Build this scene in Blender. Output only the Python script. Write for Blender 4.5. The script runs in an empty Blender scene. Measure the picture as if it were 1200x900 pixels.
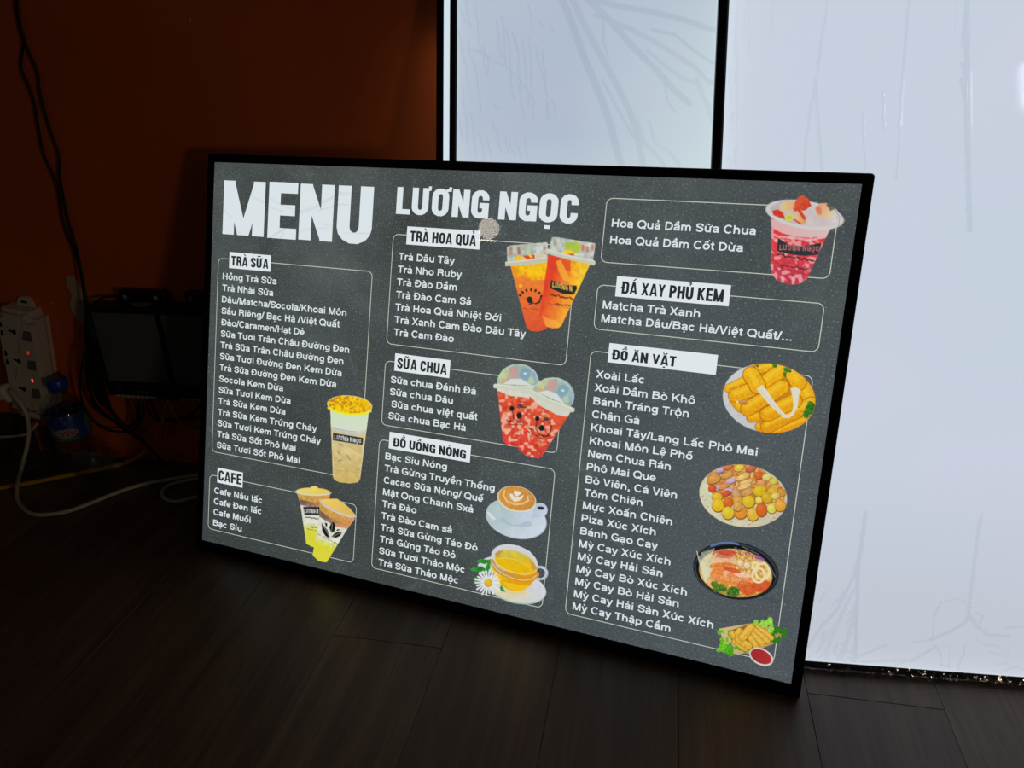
import bpy, bmesh, math, random, unicodedata
import numpy as np
from mathutils import Matrix, Vector

# measured positions, metres (world, wall-local, panel-local)
D = {'art': {'balls': (0.7273849, 0.2621608, 9.49e-05, 1.71e-05, 1.22e-05, -0.0001013),
         'cafe': (0.1511523, 0.1365644, 0.00016, 3.11e-05, 8.8e-06, -0.0001411),
         'cheese': (0.7431079, 0.3823635, 9.74e-05, 1.31e-05, 1.27e-05, -0.0001034),
         'coffee': (0.437244, 0.1858549, 0.0001079, 2.04e-05, 9.6e-06, -0.0001044),
         'fruit': (0.4569195, 0.5133671, 0.0001552, 1.25e-05, 1.41e-05, -0.0001465),
         'milk': (0.1943375, 0.276131, 0.0001852, 2.84e-05, 1.08e-05, -0.0001629),
         'noodle': (0.7287952, 0.1615764, 0.0001684, 3.67e-05, 2.17e-05, -0.0001817),
         'rolls': (0.7291611, 0.1601306, 0.0001668, 4.25e-05, 2.23e-05, -0.0001835),
         'straw': (0.7665943, 0.5786492, 0.0001181, 7.2e-06, 1.58e-05, -0.0001238),
         'tea': (0.4437124, 0.1040835, 0.0001093, 2.41e-05, 9.7e-06, -0.0001066),
         'yog': (0.4558875, 0.3490471, 0.0001553, 2.17e-05, 1.4e-05, -0.0001488)},
 'board': [(-0.6251, 0.1679), (-0.5018, 0.1221), (-0.5244, 0.0189), (-0.5228, 0.0579), (-0.5185, 0.0081)],
 'boxes': {'a': (0.989117, -0.14713, 0.0),
           'b': (0.044919, 0.301977, 0.952256),
           'n': (-0.140105, -0.941893, 0.3053),
           'p1': (-0.1099, 0.8842, 0.0),
           'p2': (-0.0909, 0.8596, 0.0),
           'p3': (0.2246, 0.7326, 0.0),
           'v3': 0.0051,
           'w2': 0.3284},
 'cables': {'bundle': [[(-0.72, 1.253, 0.3212), (-0.7276, 1.2443, 0.2721), (-0.738, 1.2443, 0.2168), (-0.7447, 1.2497, 0.1653),
                        (-0.7411, 1.2551, 0.1287)],
                       [(-0.7183, 1.2527, 0.3213), (-0.7244, 1.2437, 0.2722), (-0.7332, 1.2434, 0.217), (-0.7398, 1.2487, 0.1656),
                        (-0.7377, 1.2544, 0.1289)],
                       [(-0.7167, 1.2524, 0.3213), (-0.7213, 1.2431, 0.2723), (-0.7283, 1.2424, 0.2173), (-0.7348, 1.2478, 0.1659),
                        (-0.7342, 1.2538, 0.1291)],
                       [(-0.7151, 1.2521, 0.3214), (-0.7182, 1.2425, 0.2725), (-0.7235, 1.2415, 0.2175), (-0.7299, 1.2468, 0.1661),
                        (-0.7308, 1.2531, 0.1294)],
                       [(-0.7135, 1.2518, 0.3214), (-0.7151, 1.2419, 0.2726), (-0.7187, 1.2406, 0.2177), (-0.725, 1.2459, 0.1664),
                        (-0.7273, 1.2524, 0.1296)]],
            'cord_a': [(-0.7013, 1.2739, 0.8502), (-0.7176, 1.277, 0.7847), (-0.7213, 1.2777, 0.7562), (-0.7214, 1.2778, 0.7294),
                       (-0.7161, 1.2757, 0.708), (-0.7124, 1.276, 0.685), (-0.7176, 1.277, 0.6544), (-0.717, 1.2769, 0.6039),
                       (-0.7131, 1.2761, 0.5623), (-0.7196, 1.2754, 0.5319), (-0.7249, 1.2785, 0.4974), (-0.7272, 1.2789, 0.4582),
                       (-0.7221, 1.2718, 0.4211), (-0.7185, 1.2629, 0.3796), (-0.7174, 1.2525, 0.3304), (-0.7122, 1.2362, 0.3023),
                       (-0.715, 1.2297, 0.2617), (-0.7216, 1.233, 0.213)],
            'cord_b': [(-0.6948, 1.2665, 0.8493), (-0.7116, 1.2708, 0.7843), (-0.7166, 1.2717, 0.756), (-0.7181, 1.273, 0.7317),
                       (-0.7297, 1.2794, 0.713), (-0.7382, 1.281, 0.6916), (-0.7344, 1.2803, 0.6671), (-0.7319, 1.2798, 0.6422),
                       (-0.7365, 1.2807, 0.6041), (-0.7397, 1.2813, 0.565), (-0.7342, 1.2802, 0.5383), (-0.731, 1.2796, 0.5084),
                       (-0.737, 1.2808, 0.4624), (-0.7358, 1.2806, 0.4295), (-0.728, 1.275, 0.4103), (-0.724, 1.2681, 0.3738),
                       (-0.7239, 1.2589, 0.3285), (-0.7187, 1.2426, 0.3003), (-0.7232, 1.2364, 0.2593), (-0.7291, 1.2344, 0.2094)],
            'loops': [[(-0.7138, 1.2315, 0.264), (-0.7346, 1.2355, 0.2364), (-0.7634, 1.2513, 0.1901), (-0.7813, 1.265, 0.1476),
                       (-0.7809, 1.27, 0.1106), (-0.7651, 1.272, 0.0773), (-0.7255, 1.2643, 0.0693), (-0.6912, 1.2576, 0.0823),
                       (-0.6707, 1.2486, 0.1072), (-0.6586, 1.236, 0.1302), (-0.6556, 1.2303, 0.1463)],
                      [(-0.7131, 1.2313, 0.261), (-0.736, 1.2409, 0.2182), (-0.7529, 1.2492, 0.1741), (-0.7574, 1.2603, 0.1353),
                       (-0.7446, 1.268, 0.1016), (-0.7188, 1.263, 0.0751), (-0.6827, 1.256, 0.0472), (-0.6535, 1.2452, 0.0161),
                       (-0.6396, 1.2374, 0.0074)],
                      [(-0.7049, 1.2246, 0.2633), (-0.7183, 1.2323, 0.2132), (-0.7287, 1.2445, 0.1588), (-0.7258, 1.2542, 0.1201),
                       (-0.7089, 1.256, 0.0837), (-0.6914, 1.2577, 0.0609), (-0.6696, 1.2534, 0.0301), (-0.6487, 1.2392, 0.0048)],
                      [(-0.7136, 1.2314, 0.2531), (-0.7212, 1.238, 0.1946), (-0.7333, 1.2505, 0.1392), (-0.7252, 1.2591, 0.1002),
                       (-0.7075, 1.2608, 0.0723), (-0.6856, 1.2545, 0.0872), (-0.6679, 1.2378, 0.1262), (-0.6639, 1.232, 0.1458)],
                      [(-0.7219, 1.2381, 0.2507), (-0.7468, 1.2481, 0.2074), (-0.7595, 1.2607, 0.1523), (-0.7595, 1.2668, 0.115),
                       (-0.74, 1.2671, 0.0931), (-0.7087, 1.261, 0.0811), (-0.6814, 1.2455, 0.1022), (-0.6707, 1.2373, 0.1333)],
                      [(-0.6389, 1.2271, 0.1473), (-0.6409, 1.2377, 0.1168), (-0.6365, 1.247, 0.0982), (-0.6021, 1.2403, 0.1021),
                       (-0.5685, 1.2338, 0.1197), (-0.5502, 1.22, 0.141)],
                      [(-0.6456, 1.2284, 0.1469), (-0.6532, 1.2401, 0.1212), (-0.6463, 1.2489, 0.0992), (-0.622, 1.2503, 0.0994),
                       (-0.5793, 1.242, 0.104), (-0.5541, 1.2371, 0.1056)]],
            'thin': [(-1.0395, 1.3152, 0.0363), (-0.9821, 1.306, 0.0449), (-0.9438, 1.2986, 0.0494), (-0.9213, 1.2962, 0.0554),
                     (-0.9064, 1.2954, 0.0663), (-0.8969, 1.2976, 0.0757)],
            'white': [(-0.8997, 1.2594, 0.1592), (-0.8881, 1.2511, 0.1509), (-0.8776, 1.245, 0.1383), (-0.8728, 1.242, 0.1174),
                      (-0.879, 1.2432, 0.0875), (-0.8883, 1.2399, 0.0596), (-0.9008, 1.2372, 0.0329), (-0.9154, 1.2422, 0.0087),
                      (-0.8929, 1.1923, 0.0092), (-0.876, 1.1562, 0.0012), (-0.8486, 1.1255, -0.0008), (-0.8215, 1.1059, -0.0008),
                      (-0.7947, 1.1019, -0.0008), (-0.7629, 1.1105, -0.0008), (-0.7374, 1.1327, -0.0008), (-0.7124, 1.1584, -0.0008),
                      (-0.6886, 1.1795, -0.0008), (-0.6601, 1.1951, -0.0008), (-0.6186, 1.2074, -0.0008), (-0.5716, 1.2196, -0.0008),
                      (-0.5155, 1.2254, -0.0008)],
            'white2': [(-0.4832, 1.1967, -0.0008), (-0.5403, 1.2059, -0.0008), (-0.5857, 1.2026, -0.0008), (-0.6183, 1.187, -0.0008),
                       (-0.6242, 1.1674, -0.0008), (-0.6162, 1.1476, -0.0008), (-0.5986, 1.1331, -0.0008), (-0.5789, 1.132, -0.0008),
                       (-0.5456, 1.1464, -0.0008), (-0.4921, 1.1517, -0.0008)],
            'yellow': [[(-0.6069, 1.226, 0.1468), (-0.6187, 1.2333, 0.1267), (-0.6356, 1.2468, 0.0947), (-0.6508, 1.2579, 0.0594)],
                       [(-0.6053, 1.2256, 0.1469), (-0.6023, 1.2302, 0.1193), (-0.5969, 1.2393, 0.0955), (-0.5852, 1.2452, 0.0799),
                        (-0.5613, 1.2405, 0.0745)]],
            'yfloor': [(-0.9803, 1.1779, -0.0001), (-0.9277, 1.1919, -0.0001), (-0.8759, 1.2093, -0.0001), (-0.8244, 1.2302, -0.0001),
                       (-0.7715, 1.2516, -0.0001), (-0.7373, 1.2717, -0.0001), (-0.6997, 1.2593, 0.0205), (-0.6878, 1.2651, 0.0278)]},
 'cam': {'F': (0.0, 0.910881, -0.41267),
         'R': (0.99954, -0.012521, -0.027636),
         'U': (0.03034, 0.41248, 0.910461),
         'f': 898.12,
         'loc': (0.0, 0.0, 0.715)},
 'dev': {'bar1': [(-0.2596, 0.3495), (-0.1733, 0.345), (-0.1788, 0.3284), (-0.2627, 0.3319)],
         'bar2': [(-0.1373, 0.3479), (-0.1408, 0.3296)],
         'bot': [(-0.3148, 0.1538), (-0.1367, 0.1547)],
         'f1': [(-0.307, 0.3122), (-0.1874, 0.3088), (-0.193, 0.1827), (-0.3119, 0.1829)],
         'f2': [(-0.1778, 0.3083), (-0.0977, 0.3096), (-0.1226, 0.1832), (-0.181, 0.1823)],
         'strip': [(-0.3007, 0.1576), (-0.2171, 0.155)],
         'top': [(-0.3049, 0.3218), (-0.096, 0.3177)],
         'txt': [(-0.2942, 0.1673), (-0.2805, 0.168), (-0.1643, 0.1663)]},
 'floorpt': {'bottle': (-0.8249, 1.2662, -0.005)},
 'folds2': [([(0.1349, 0.7932), (0.1486, 0.7619), (0.1658, 0.7181), (0.1864, 0.6739), (0.2005, 0.6359), (0.2149, 0.5881)], 26, 0.8),
            ([(0.1478, 0.7927), (0.1614, 0.7646), (0.185, 0.7238), (0.2053, 0.6892), (0.2223, 0.6576), (0.2329, 0.6292), (0.2422, 0.5911)], 22, 0.7),
            ([(0.1671, 0.7921), (0.1967, 0.7635), (0.223, 0.7352), (0.2558, 0.7035), (0.2755, 0.6815), (0.2967, 0.6641)], 22, 0.8),
            ([(0.1703, 0.7919), (0.2088, 0.7815), (0.2469, 0.7741), (0.2848, 0.7638), (0.321, 0.7506)], 20, 0.8),
            ([(0.1772, 0.7734), (0.2159, 0.7568), (0.2481, 0.7406), (0.2739, 0.7246), (0.3028, 0.7055), (0.3223, 0.6867)], 16, 0.7),
            ([(0.2422, 0.7285), (0.265, 0.7095), (0.2876, 0.6936), (0.3067, 0.687)], 12, 0.6),
            ([(0.2477, 0.7528), (0.2762, 0.7459), (0.2988, 0.727), (0.3227, 0.7112)], 10, 0.8),
            ([(0.1891, 0.6926), (0.2027, 0.6673), (0.2163, 0.6451), (0.2299, 0.6229)], 8, 0.7),
            ([(0.2324, 0.6449), (0.243, 0.6164), (0.2562, 0.6037), (0.2696, 0.5877)], 12, 0.6),
            ([(0.2485, 0.6415), (0.2558, 0.6163), (0.2754, 0.6035), (0.2887, 0.5876)], 10, 0.5),
            ([(0.2659, 0.6848), (0.2698, 0.6661), (0.2798, 0.6535)], 5, 0.8), ([(0.3033, 0.6932), (0.317, 0.6653), (0.3257, 0.6435)], 18, 0.5),
            ([(0.1868, 0.773), (0.1877, 0.7423), (0.1947, 0.7205)], 6, 0.7), ([(0.0023, 0.7915), (0.0062, 0.7804), (0.0115, 0.7693)], 3.2, 0.75),
            ([(0.012, 0.7974), (0.0131, 0.7802), (0.0183, 0.7628)], 3.2, 0.75),
            ([(0.0241, 0.7877), (0.0273, 0.7698), (0.0279, 0.752), (0.0322, 0.734)], 3.2, 0.75),
            ([(0.0018, 0.7601), (0.0066, 0.741), (0.0088, 0.722)], 3.2, 0.75), ([(0.0156, 0.7471), (0.017, 0.7313), (0.0243, 0.7152)], 3.2, 0.75),
            ([(0.0065, 0.7347), (0.0131, 0.7139), (0.0152, 0.6931)], 3.2, 0.75),
            ([(0.0245, 0.7184), (0.0266, 0.7032), (0.0284, 0.6881), (0.0313, 0.6728), (0.0326, 0.6575)], 3.2, 0.75),
            ([(0.035, 0.7403), (0.0353, 0.7213), (0.0407, 0.7021)], 3.2, 0.75), ([(0.0361, 0.7339), (0.0412, 0.7212), (0.0418, 0.7085)], 3.2, 0.75),
            ([(0.0512, 0.7712), (0.0541, 0.7554), (0.0549, 0.7397), (0.0597, 0.7239)], 3.2, 0.75),
            ([(0.0583, 0.7741), (0.061, 0.7592), (0.0628, 0.7442), (0.0627, 0.7293), (0.0648, 0.7143)], 3.2, 0.75),
            ([(0.0647, 0.7583), (0.0675, 0.7441), (0.0695, 0.7299), (0.0698, 0.7157), (0.0718, 0.7014)], 3.2, 0.75),
            ([(0.0724, 0.7549), (0.0762, 0.7423), (0.08, 0.7296)], 3.2, 0.75),
            ([(0.0766, 0.7454), (0.0806, 0.7304), (0.08, 0.7155), (0.0821, 0.7004), (0.0847, 0.6853)], 3.2, 0.75),
            ([(0.0857, 0.742), (0.0876, 0.7289), (0.0893, 0.7158), (0.0914, 0.7026), (0.0906, 0.6894), (0.0946, 0.6761), (0.0943, 0.6629)], 3.2,
             0.75),
            ([(0.0933, 0.7481), (0.095, 0.7355), (0.0959, 0.7229), (0.0973, 0.7103), (0.0975, 0.6977), (0.0983, 0.6851), (0.0997, 0.6723),
              (0.0995, 0.6596), (0.1027, 0.6468)],
             3.2, 0.75),
            ([(0.1024, 0.7384), (0.1055, 0.7196), (0.1125, 0.7005)], 3.2, 0.75),
            ([(0.1113, 0.7319), (0.1117, 0.7178), (0.116, 0.7036), (0.1153, 0.6895), (0.118, 0.6752), (0.1175, 0.6609), (0.1195, 0.6466)], 3.2, 0.75),
            ([(0.1137, 0.7005), (0.116, 0.6826), (0.1195, 0.6646), (0.123, 0.6465)], 3.2, 0.75),
            ([(0.1233, 0.6719), (0.1284, 0.6623), (0.1285, 0.6528)], 3.2, 0.75), ([(0.07, 0.7047), (0.072, 0.6888), (0.076, 0.6728)], 3.2, 0.75),
            ([(0.081, 0.6917), (0.0847, 0.671), (0.0891, 0.6502)], 3.2, 0.75),
            ([(0.0075, 0.6933), (0.01, 0.6788), (0.0105, 0.6643), (0.0137, 0.6498), (0.0139, 0.6352), (0.0151, 0.6206), (0.0174, 0.6059)], 3.2, 0.75),
            ([(0.0027, 0.658), (0.0057, 0.6385), (0.0092, 0.619)], 3.2, 0.75),
            ([(0.0191, 0.6577), (0.0221, 0.6432), (0.0236, 0.6286), (0.0251, 0.614), (0.0273, 0.5993)], 3.2, 0.75),
            ([(0.0307, 0.6317), (0.0354, 0.6155), (0.037, 0.5992)], 3.2, 0.75), ([(0.0412, 0.6251), (0.0434, 0.6138), (0.0471, 0.6024)], 3.2, 0.75),
            ([(0.0539, 0.6314), (0.0568, 0.6185), (0.0601, 0.6055)], 3.2, 0.75), ([(0.0647, 0.6249), (0.0671, 0.6151), (0.0695, 0.6054)], 3.2, 0.75),
            ([(0.0707, 0.6216), (0.072, 0.6118), (0.0789, 0.6021)], 3.2, 0.75), ([(0.0767, 0.6279), (0.0804, 0.615), (0.0862, 0.602)], 3.2, 0.75),
            ([(0.0907, 0.6278), (0.0923, 0.61), (0.0965, 0.5922)], 3.2, 0.75), ([(0.0918, 0.7885), (0.0959, 0.7744), (0.0977, 0.7604)], 3.2, 0.75),
            ([(0.1043, 0.7695), (0.1087, 0.7655), (0.1111, 0.7615)], 3.2, 0.75), ([(0.1197, 0.7644), (0.1229, 0.7589), (0.1246, 0.7534)], 3.2, 0.75),
            ([(0.0471, 0.6476), (0.0488, 0.6396), (0.0547, 0.6314)], 3.2, 0.75), ([(0.0501, 0.6685), (0.0511, 0.6644), (0.0568, 0.6603)], 3.2, 0.75),
            ([(0.0273, 0.7342), (0.0475, 0.721), (0.0676, 0.711), (0.0844, 0.6948), (0.0947, 0.6788), (0.1048, 0.6659)], 3.5, 0.7),
            ([(0.002, 0.738), (0.0239, 0.7342), (0.0441, 0.7258)], 4, 0.5)],
 'folds3': [([(0.1068, 0.7797), (0.1029, 0.7443), (0.0998, 0.703), (0.0951, 0.6639), (0.0918, 0.6244), (0.0922, 0.593)], 8, 0.6),
            ([(0.0994, 0.6863), (0.1028, 0.6526), (0.1072, 0.6242), (0.1113, 0.5929)], 9, 0.55),
            ([(0.1915, 0.7768), (0.1913, 0.7418), (0.1909, 0.7091), (0.1903, 0.6678), (0.1923, 0.6233), (0.1915, 0.5839)], 5, 0.7),
            ([(0.1511, 0.6546), (0.1545, 0.6237), (0.1586, 0.594)], 4, 0.6), ([(0.1713, 0.6793), (0.1732, 0.6515), (0.1757, 0.6347)], 3, 0.6),
            ([(0.2484, 0.7748), (0.2517, 0.7587), (0.2558, 0.721), (0.258, 0.6857), (0.2618, 0.6446), (0.2661, 0.6003), (0.2738, 0.5272)], 16, 0.75),
            ([(0.2418, 0.7751), (0.2417, 0.7591)], 5, 0.5), ([(0.2489, 0.7347), (0.2542, 0.717)], 8, 0.8),
            ([(0.251, 0.7076), (0.2573, 0.6885)], 8, 0.8), ([(0.2518, 0.6913), (0.2594, 0.6611)], 9, 0.8),
            ([(0.0467, 0.7818), (0.0477, 0.7487)], 3, 0.5), ([(0.0082, 0.7666), (0.0123, 0.6993), (0.0162, 0.5993)], 3, 0.4),
            ([(0.0159, 0.7829), (0.0188, 0.7524)], 3, 0.4), ([(0.0208, 0.7689), (0.0243, 0.7271)], 3, 0.4),
            ([(0.1847, 0.1963), (0.1828, 0.1678), (0.1805, 0.1263), (0.1819, 0.0911), (0.1832, 0.049), (0.1842, 0.0098)], 12, 0.8),
            ([(0.1841, 0.1711), (0.1759, 0.1164), (0.1607, 0.0766), (0.1414, 0.0491), (0.1293, 0.0251)], 9, 0.7),
            ([(0.1809, 0.1071), (0.1693, 0.0805), (0.1619, 0.0572), (0.1543, 0.0337), (0.1496, 0.0135)], 12, 0.5),
            ([(0.1809, 0.0846), (0.1769, 0.0551), (0.1726, 0.0286), (0.1677, 0.0117)], 14, 0.55),
            ([(0.1769, 0.1004), (0.1617, 0.0604), (0.1402, 0.0194)], 7, 0.5), ([(0.1882, 0.0167), (0.2138, 0.0319), (0.2196, 0.034)], 9, 0.6),
            ([(0.1916, 0.0104), (0.2268, 0.015), (0.2501, 0.0169), (0.2748, 0.0368)], 9, 0.6),
            ([(0.2748, 0.0368), (0.2584, 0.0225), (0.233, 0.0106)], 4, 0.7),
            ([(0.2764, 0.0914), (0.2705, 0.075), (0.2709, 0.0494), (0.267, 0.0442), (0.247, 0.0394)], 4, 0.8),
            ([(0.2764, 0.0914), (0.2931, 0.0974), (0.3048, 0.0935)], 3, 0.6),
            ([(0.2684, 0.0443), (0.2905, 0.0573), (0.304, 0.0679), (0.3104, 0.0764)], 10, 0.7),
            ([(0.3104, 0.0764), (0.3184, 0.0658), (0.3306, 0.0556), (0.3546, 0.0559)], 11, 0.6),
            ([(0.2747, 0.0384), (0.2812, 0.0276), (0.2822, 0.0147), (0.2925, 0.0123)], 5, 0.7),
            ([(0.2804, 0.0388), (0.292, 0.0381), (0.2908, 0.0154)], 4, 0.5),
            ([(0.3074, 0.0426), (0.3058, 0.0264), (0.3011, 0.0131), (0.3045, 0.0069)], 7, 0.6), ([(0.3495, 0.0666), (0.3718, 0.0683)], 5, 0.6),
            ([(0.3287, 0.0443), (0.3458, 0.0425)], 4, 0.6), ([(0.3351, 0.0352), (0.3525, 0.0302)], 4, 0.5),
            ([(0.3449, 0.02), (0.356, 0.0225)], 5, 0.5), ([(0.3459, 0.0072), (0.362, 0.0182), (0.3763, 0.0162)], 6, 0.5),
            ([(0.3568, 0.0465), (0.3553, 0.0304)], 4, 0.4), ([(0.3168, 0.0498), (0.3346, 0.0416)], 3, 0.5),
            ([(0.3171, 0.0817), (0.3244, 0.079), (0.3224, 0.0693)], 5, 0.7), ([(0.3128, 0.1971), (0.3092, 0.1926)], 4, 0.8),
            ([(0.3126, 0.1925), (0.3091, 0.188)], 4, 0.8), ([(0.3125, 0.1878), (0.309, 0.1833)], 4, 0.8),
            ([(0.3124, 0.1832), (0.3088, 0.1787)], 4, 0.8), ([(0.3123, 0.1785), (0.3087, 0.174)], 4, 0.8),
            ([(0.3121, 0.1739), (0.3086, 0.1693)], 4, 0.8), ([(0.312, 0.1692), (0.3084, 0.1647)], 4, 0.8),
            ([(0.3119, 0.1646), (0.3083, 0.16)], 4, 0.8), ([(0.3117, 0.1599), (0.3082, 0.1553)], 4, 0.8),
            ([(0.3116, 0.1552), (0.308, 0.1506)], 4, 0.8), ([(0.3115, 0.1505), (0.3079, 0.1459)], 4, 0.8),
            ([(0.3113, 0.1458), (0.3078, 0.1412)], 4, 0.8), ([(0.3112, 0.1411), (0.3076, 0.1365)], 4, 0.8),
            ([(0.3111, 0.1364), (0.3075, 0.1318)], 4, 0.8), ([(0.311, 0.1317), (0.3074, 0.1271)], 4, 0.8),
            ([(0.3108, 0.127), (0.3072, 0.1224)], 4, 0.8), ([(0.3107, 0.1223), (0.3071, 0.1176)], 4, 0.8),
            ([(0.3106, 0.1175), (0.307, 0.1129)], 4, 0.8), ([(0.3104, 0.1128), (0.3068, 0.1081)], 4, 0.8),
            ([(0.3103, 0.1081), (0.3067, 0.1034)], 4, 0.8), ([(0.3102, 0.1033), (0.3066, 0.0986)], 4, 0.8),
            ([(0.31, 0.0986), (0.3064, 0.0939)], 4, 0.8), ([(0.3099, 0.0938), (0.3063, 0.0891)], 4, 0.8),
            ([(0.3098, 0.0891), (0.3062, 0.0843)], 4, 0.8), ([(0.3096, 0.0843), (0.306, 0.0796)], 4, 0.8),
            ([(0.3095, 0.0795), (0.3059, 0.0748)], 4, 0.8),
            ([(0.3135, 0.2033), (0.3103, 0.166), (0.3094, 0.1253), (0.3078, 0.0842), (0.3104, 0.0764)], 6, 0.45),
            ([(0.1765, 0.0662), (0.1715, 0.0578)], 5, 0.6), ([(0.1827, 0.033), (0.1794, 0.0214)], 5, 0.6),
            ([(0.1463, 0.0167), (0.1414, 0.0086)], 5, 0.6), ([(0.1706, 0.0311), (0.1663, 0.0186)], 5, 0.6),
            ([(0.1581, 0.0711), (0.1546, 0.0637)], 5, 0.6), ([(0.1632, 0.0329), (0.1578, 0.0224)], 5, 0.6),
            ([(0.1776, 0.0152), (0.1728, 0.0092)], 5, 0.6), ([(0.1655, 0.0979), (0.1611, 0.0847)], 5, 0.6),
            ([(0.1646, 0.0174), (0.1629, 0.0044)], 5, 0.6), ([(0.1502, 0.0246), (0.1471, 0.0161)], 5, 0.6),
            ([(0.1444, 0.0949), (0.1396, 0.0836)], 5, 0.6), ([(0.1471, 0.0436), (0.1444, 0.0311)], 5, 0.6),
            ([(0.1474, 0.0467), (0.1418, 0.0369)], 5, 0.6), ([(0.1717, 0.0289), (0.1672, 0.0168)], 5, 0.6),
            ([(0.153, 0.0185), (0.1492, 0.0057)], 5, 0.6), ([(0.1725, 0.0357), (0.1666, 0.0295)], 5, 0.6),
            ([(0.1774, 0.075), (0.1721, 0.0679)], 5, 0.6), ([(0.1594, 0.0871), (0.1541, 0.0794)], 5, 0.6),
            ([(0.1632, 0.0295), (0.16, 0.0171)], 5, 0.6), ([(0.1656, 0.0166), (0.1608, 0.0031)], 5, 0.6),
            ([(0.169, 0.0164), (0.1714, 0.0071)], 4, 0.6), ([(0.181, 0.0161), (0.1799, 0.0111)], 4, 0.6),
            ([(0.1642, 0.0136), (0.1685, 0.0086)], 4, 0.6), ([(0.1761, 0.0157), (0.183, 0.0108)], 4, 0.6),
            ([(0.1306, 0.0102), (0.1362, 0.0063)], 4, 0.6), ([(0.142, 0.0277), (0.1429, 0.0202)], 4, 0.6),
            ([(0.1593, 0.0187), (0.1657, 0.0157)], 4, 0.6), ([(0.15, 0.0176), (0.1542, 0.0098)], 4, 0.6),
            ([(0.1289, 0.0088), (0.1276, 0.0032)], 4, 0.6), ([(0.1716, 0.0251), (0.1785, 0.0197)], 4, 0.6),
            ([(0.1526, 0.0116), (0.1593, 0.003)], 4, 0.6), ([(0.1822, 0.0258), (0.1886, 0.0193)], 4, 0.6),
            ([(0.1761, 0.0172), (0.1812, 0.0094)], 4, 0.6), ([(0.163, 0.0263), (0.1669, 0.0217)], 4, 0.6),
            ([(0.1314, 0.0136), (0.1298, 0.0041)], 4, 0.6), ([(0.1583, 0.0238), (0.1654, 0.0158)], 4, 0.6),
            ([(0.0123, 0.6827), (0.0135, 0.6664)], 3, 0.5), ([(0.0091, 0.6572), (0.0101, 0.652)], 3, 0.5),
            ([(0.0034, 0.6974), (0.0045, 0.6878)], 3, 0.5), ([(0.0092, 0.605), (0.0095, 0.5966)], 3, 0.5),
            ([(0.003, 0.7065), (0.0042, 0.6983)], 3, 0.5), ([(0.0146, 0.6154), (0.0143, 0.603)], 3, 0.5),
            ([(0.0044, 0.6923), (0.0053, 0.6853)], 3, 0.5), ([(0.0084, 0.7323), (0.0092, 0.7196)], 3, 0.5),
            ([(0.0069, 0.7255), (0.0075, 0.7219)], 3, 0.5), ([(0.0087, 0.6416), (0.0089, 0.6387)], 3, 0.5),
            ([(0.0134, 0.6178), (0.0136, 0.6018)], 3, 0.5), ([(0.0068, 0.6107), (0.0072, 0.6051)], 3, 0.5),
            ([(0.004, 0.7053), (0.0043, 0.696)], 3, 0.5), ([(0.0047, 0.7679), (0.0044, 0.7643)], 3, 0.5),
            ([(0.0083, 0.7564), (0.0087, 0.7537)], 3, 0.5), ([(0.009, 0.7056), (0.0096, 0.6925)], 3, 0.5),
            ([(0.0077, 0.6582), (0.0091, 0.6452)], 3, 0.5), ([(0.0107, 0.6592), (0.0114, 0.6573)], 3, 0.5),
            ([(0.0128, 0.6996), (0.0136, 0.6973)], 3, 0.5), ([(0.0063, 0.6834), (0.0071, 0.6672)], 3, 0.5),
            ([(0.0039, 0.7409), (0.0043, 0.737)], 3, 0.5), ([(0.0099, 0.7418), (0.0096, 0.7308)], 3, 0.5)],
 'foldsM': [([(0.0018, 0.5589), (0.0241, 0.5697), (0.046, 0.5815), (0.0652, 0.5853)], 5, 0.8),
            ([(0.0036, 0.5847), (0.0239, 0.5753), (0.0413, 0.5636)], 4, 0.5),
            ([(0.1544, 0.5224), (0.1774, 0.5299), (0.1948, 0.5392), (0.2144, 0.5496), (0.2363, 0.5578)], 12, 0.45),
            ([(0.1472, 0.5112), (0.1267, 0.4969), (0.1058, 0.4847), (0.0904, 0.466)], 7, 0.7), ([(0.0206, 0.5204), (0.0353, 0.5098)], 4, 0.5),
            ([(0.0616, 0.5445), (0.0813, 0.5365), (0.0924, 0.5326)], 6, 0.4), ([(0.1029, 0.5396), (0.1249, 0.5296), (0.1411, 0.5261)], 6, 0.4),
            ([(0.1036, 0.5265), (0.1253, 0.522)], 4, 0.5), ([(0.1828, 0.5259), (0.2029, 0.5311), (0.2373, 0.5432)], 5, 0.5),
            ([(0.1559, 0.4964), (0.1791, 0.5021), (0.2022, 0.5023)], 4, 0.5), ([(0.1864, 0.5089), (0.2071, 0.5057)], 4, 0.4),
            ([(0.2225, 0.5023), (0.2526, 0.4988), (0.2675, 0.4965)], 4, 0.5), ([(0.0387, 0.4965), (0.0562, 0.484), (0.0647, 0.4823)], 4, 0.5),
            ([(0.1378, 0.5841), (0.144, 0.5672)], 5, 0.4), ([(0.1187, 0.4965), (0.127, 0.4926), (0.1233, 0.4858)], 8, 0.4),
            ([(0.2514, 0.5521), (0.268, 0.559)], 5, 0.3), ([(0.0666, 0.4418), (0.0796, 0.4608)], 8, 0.4)],
 'hole': [(-0.4138, 0.3082)],
 'lamp': ((-1.511, -0.4563, 1.2515), (-0.6761, -0.6509, 0.3452)),
 'menu': {'W': 0.8709,
          'a': (0.927977, -0.372637, 0.0),
          'b': (0.114927, 0.286202, 0.951252),
          'n': (-0.354471, -0.88274, 0.308415),
          'p': (-0.4923, 0.9925, 0.0014),
          'v0': 0.012,
          'v1': 0.5871},
 'outlines': [(0.0129, 0.1557, 0.2748, 0.4488), (0.0105, 0.0327, 0.2721, 0.1188), (0.3036, 0.3531, 0.5599, 0.5009), (0.3039, 0.2401, 0.5592, 0.3295),
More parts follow.
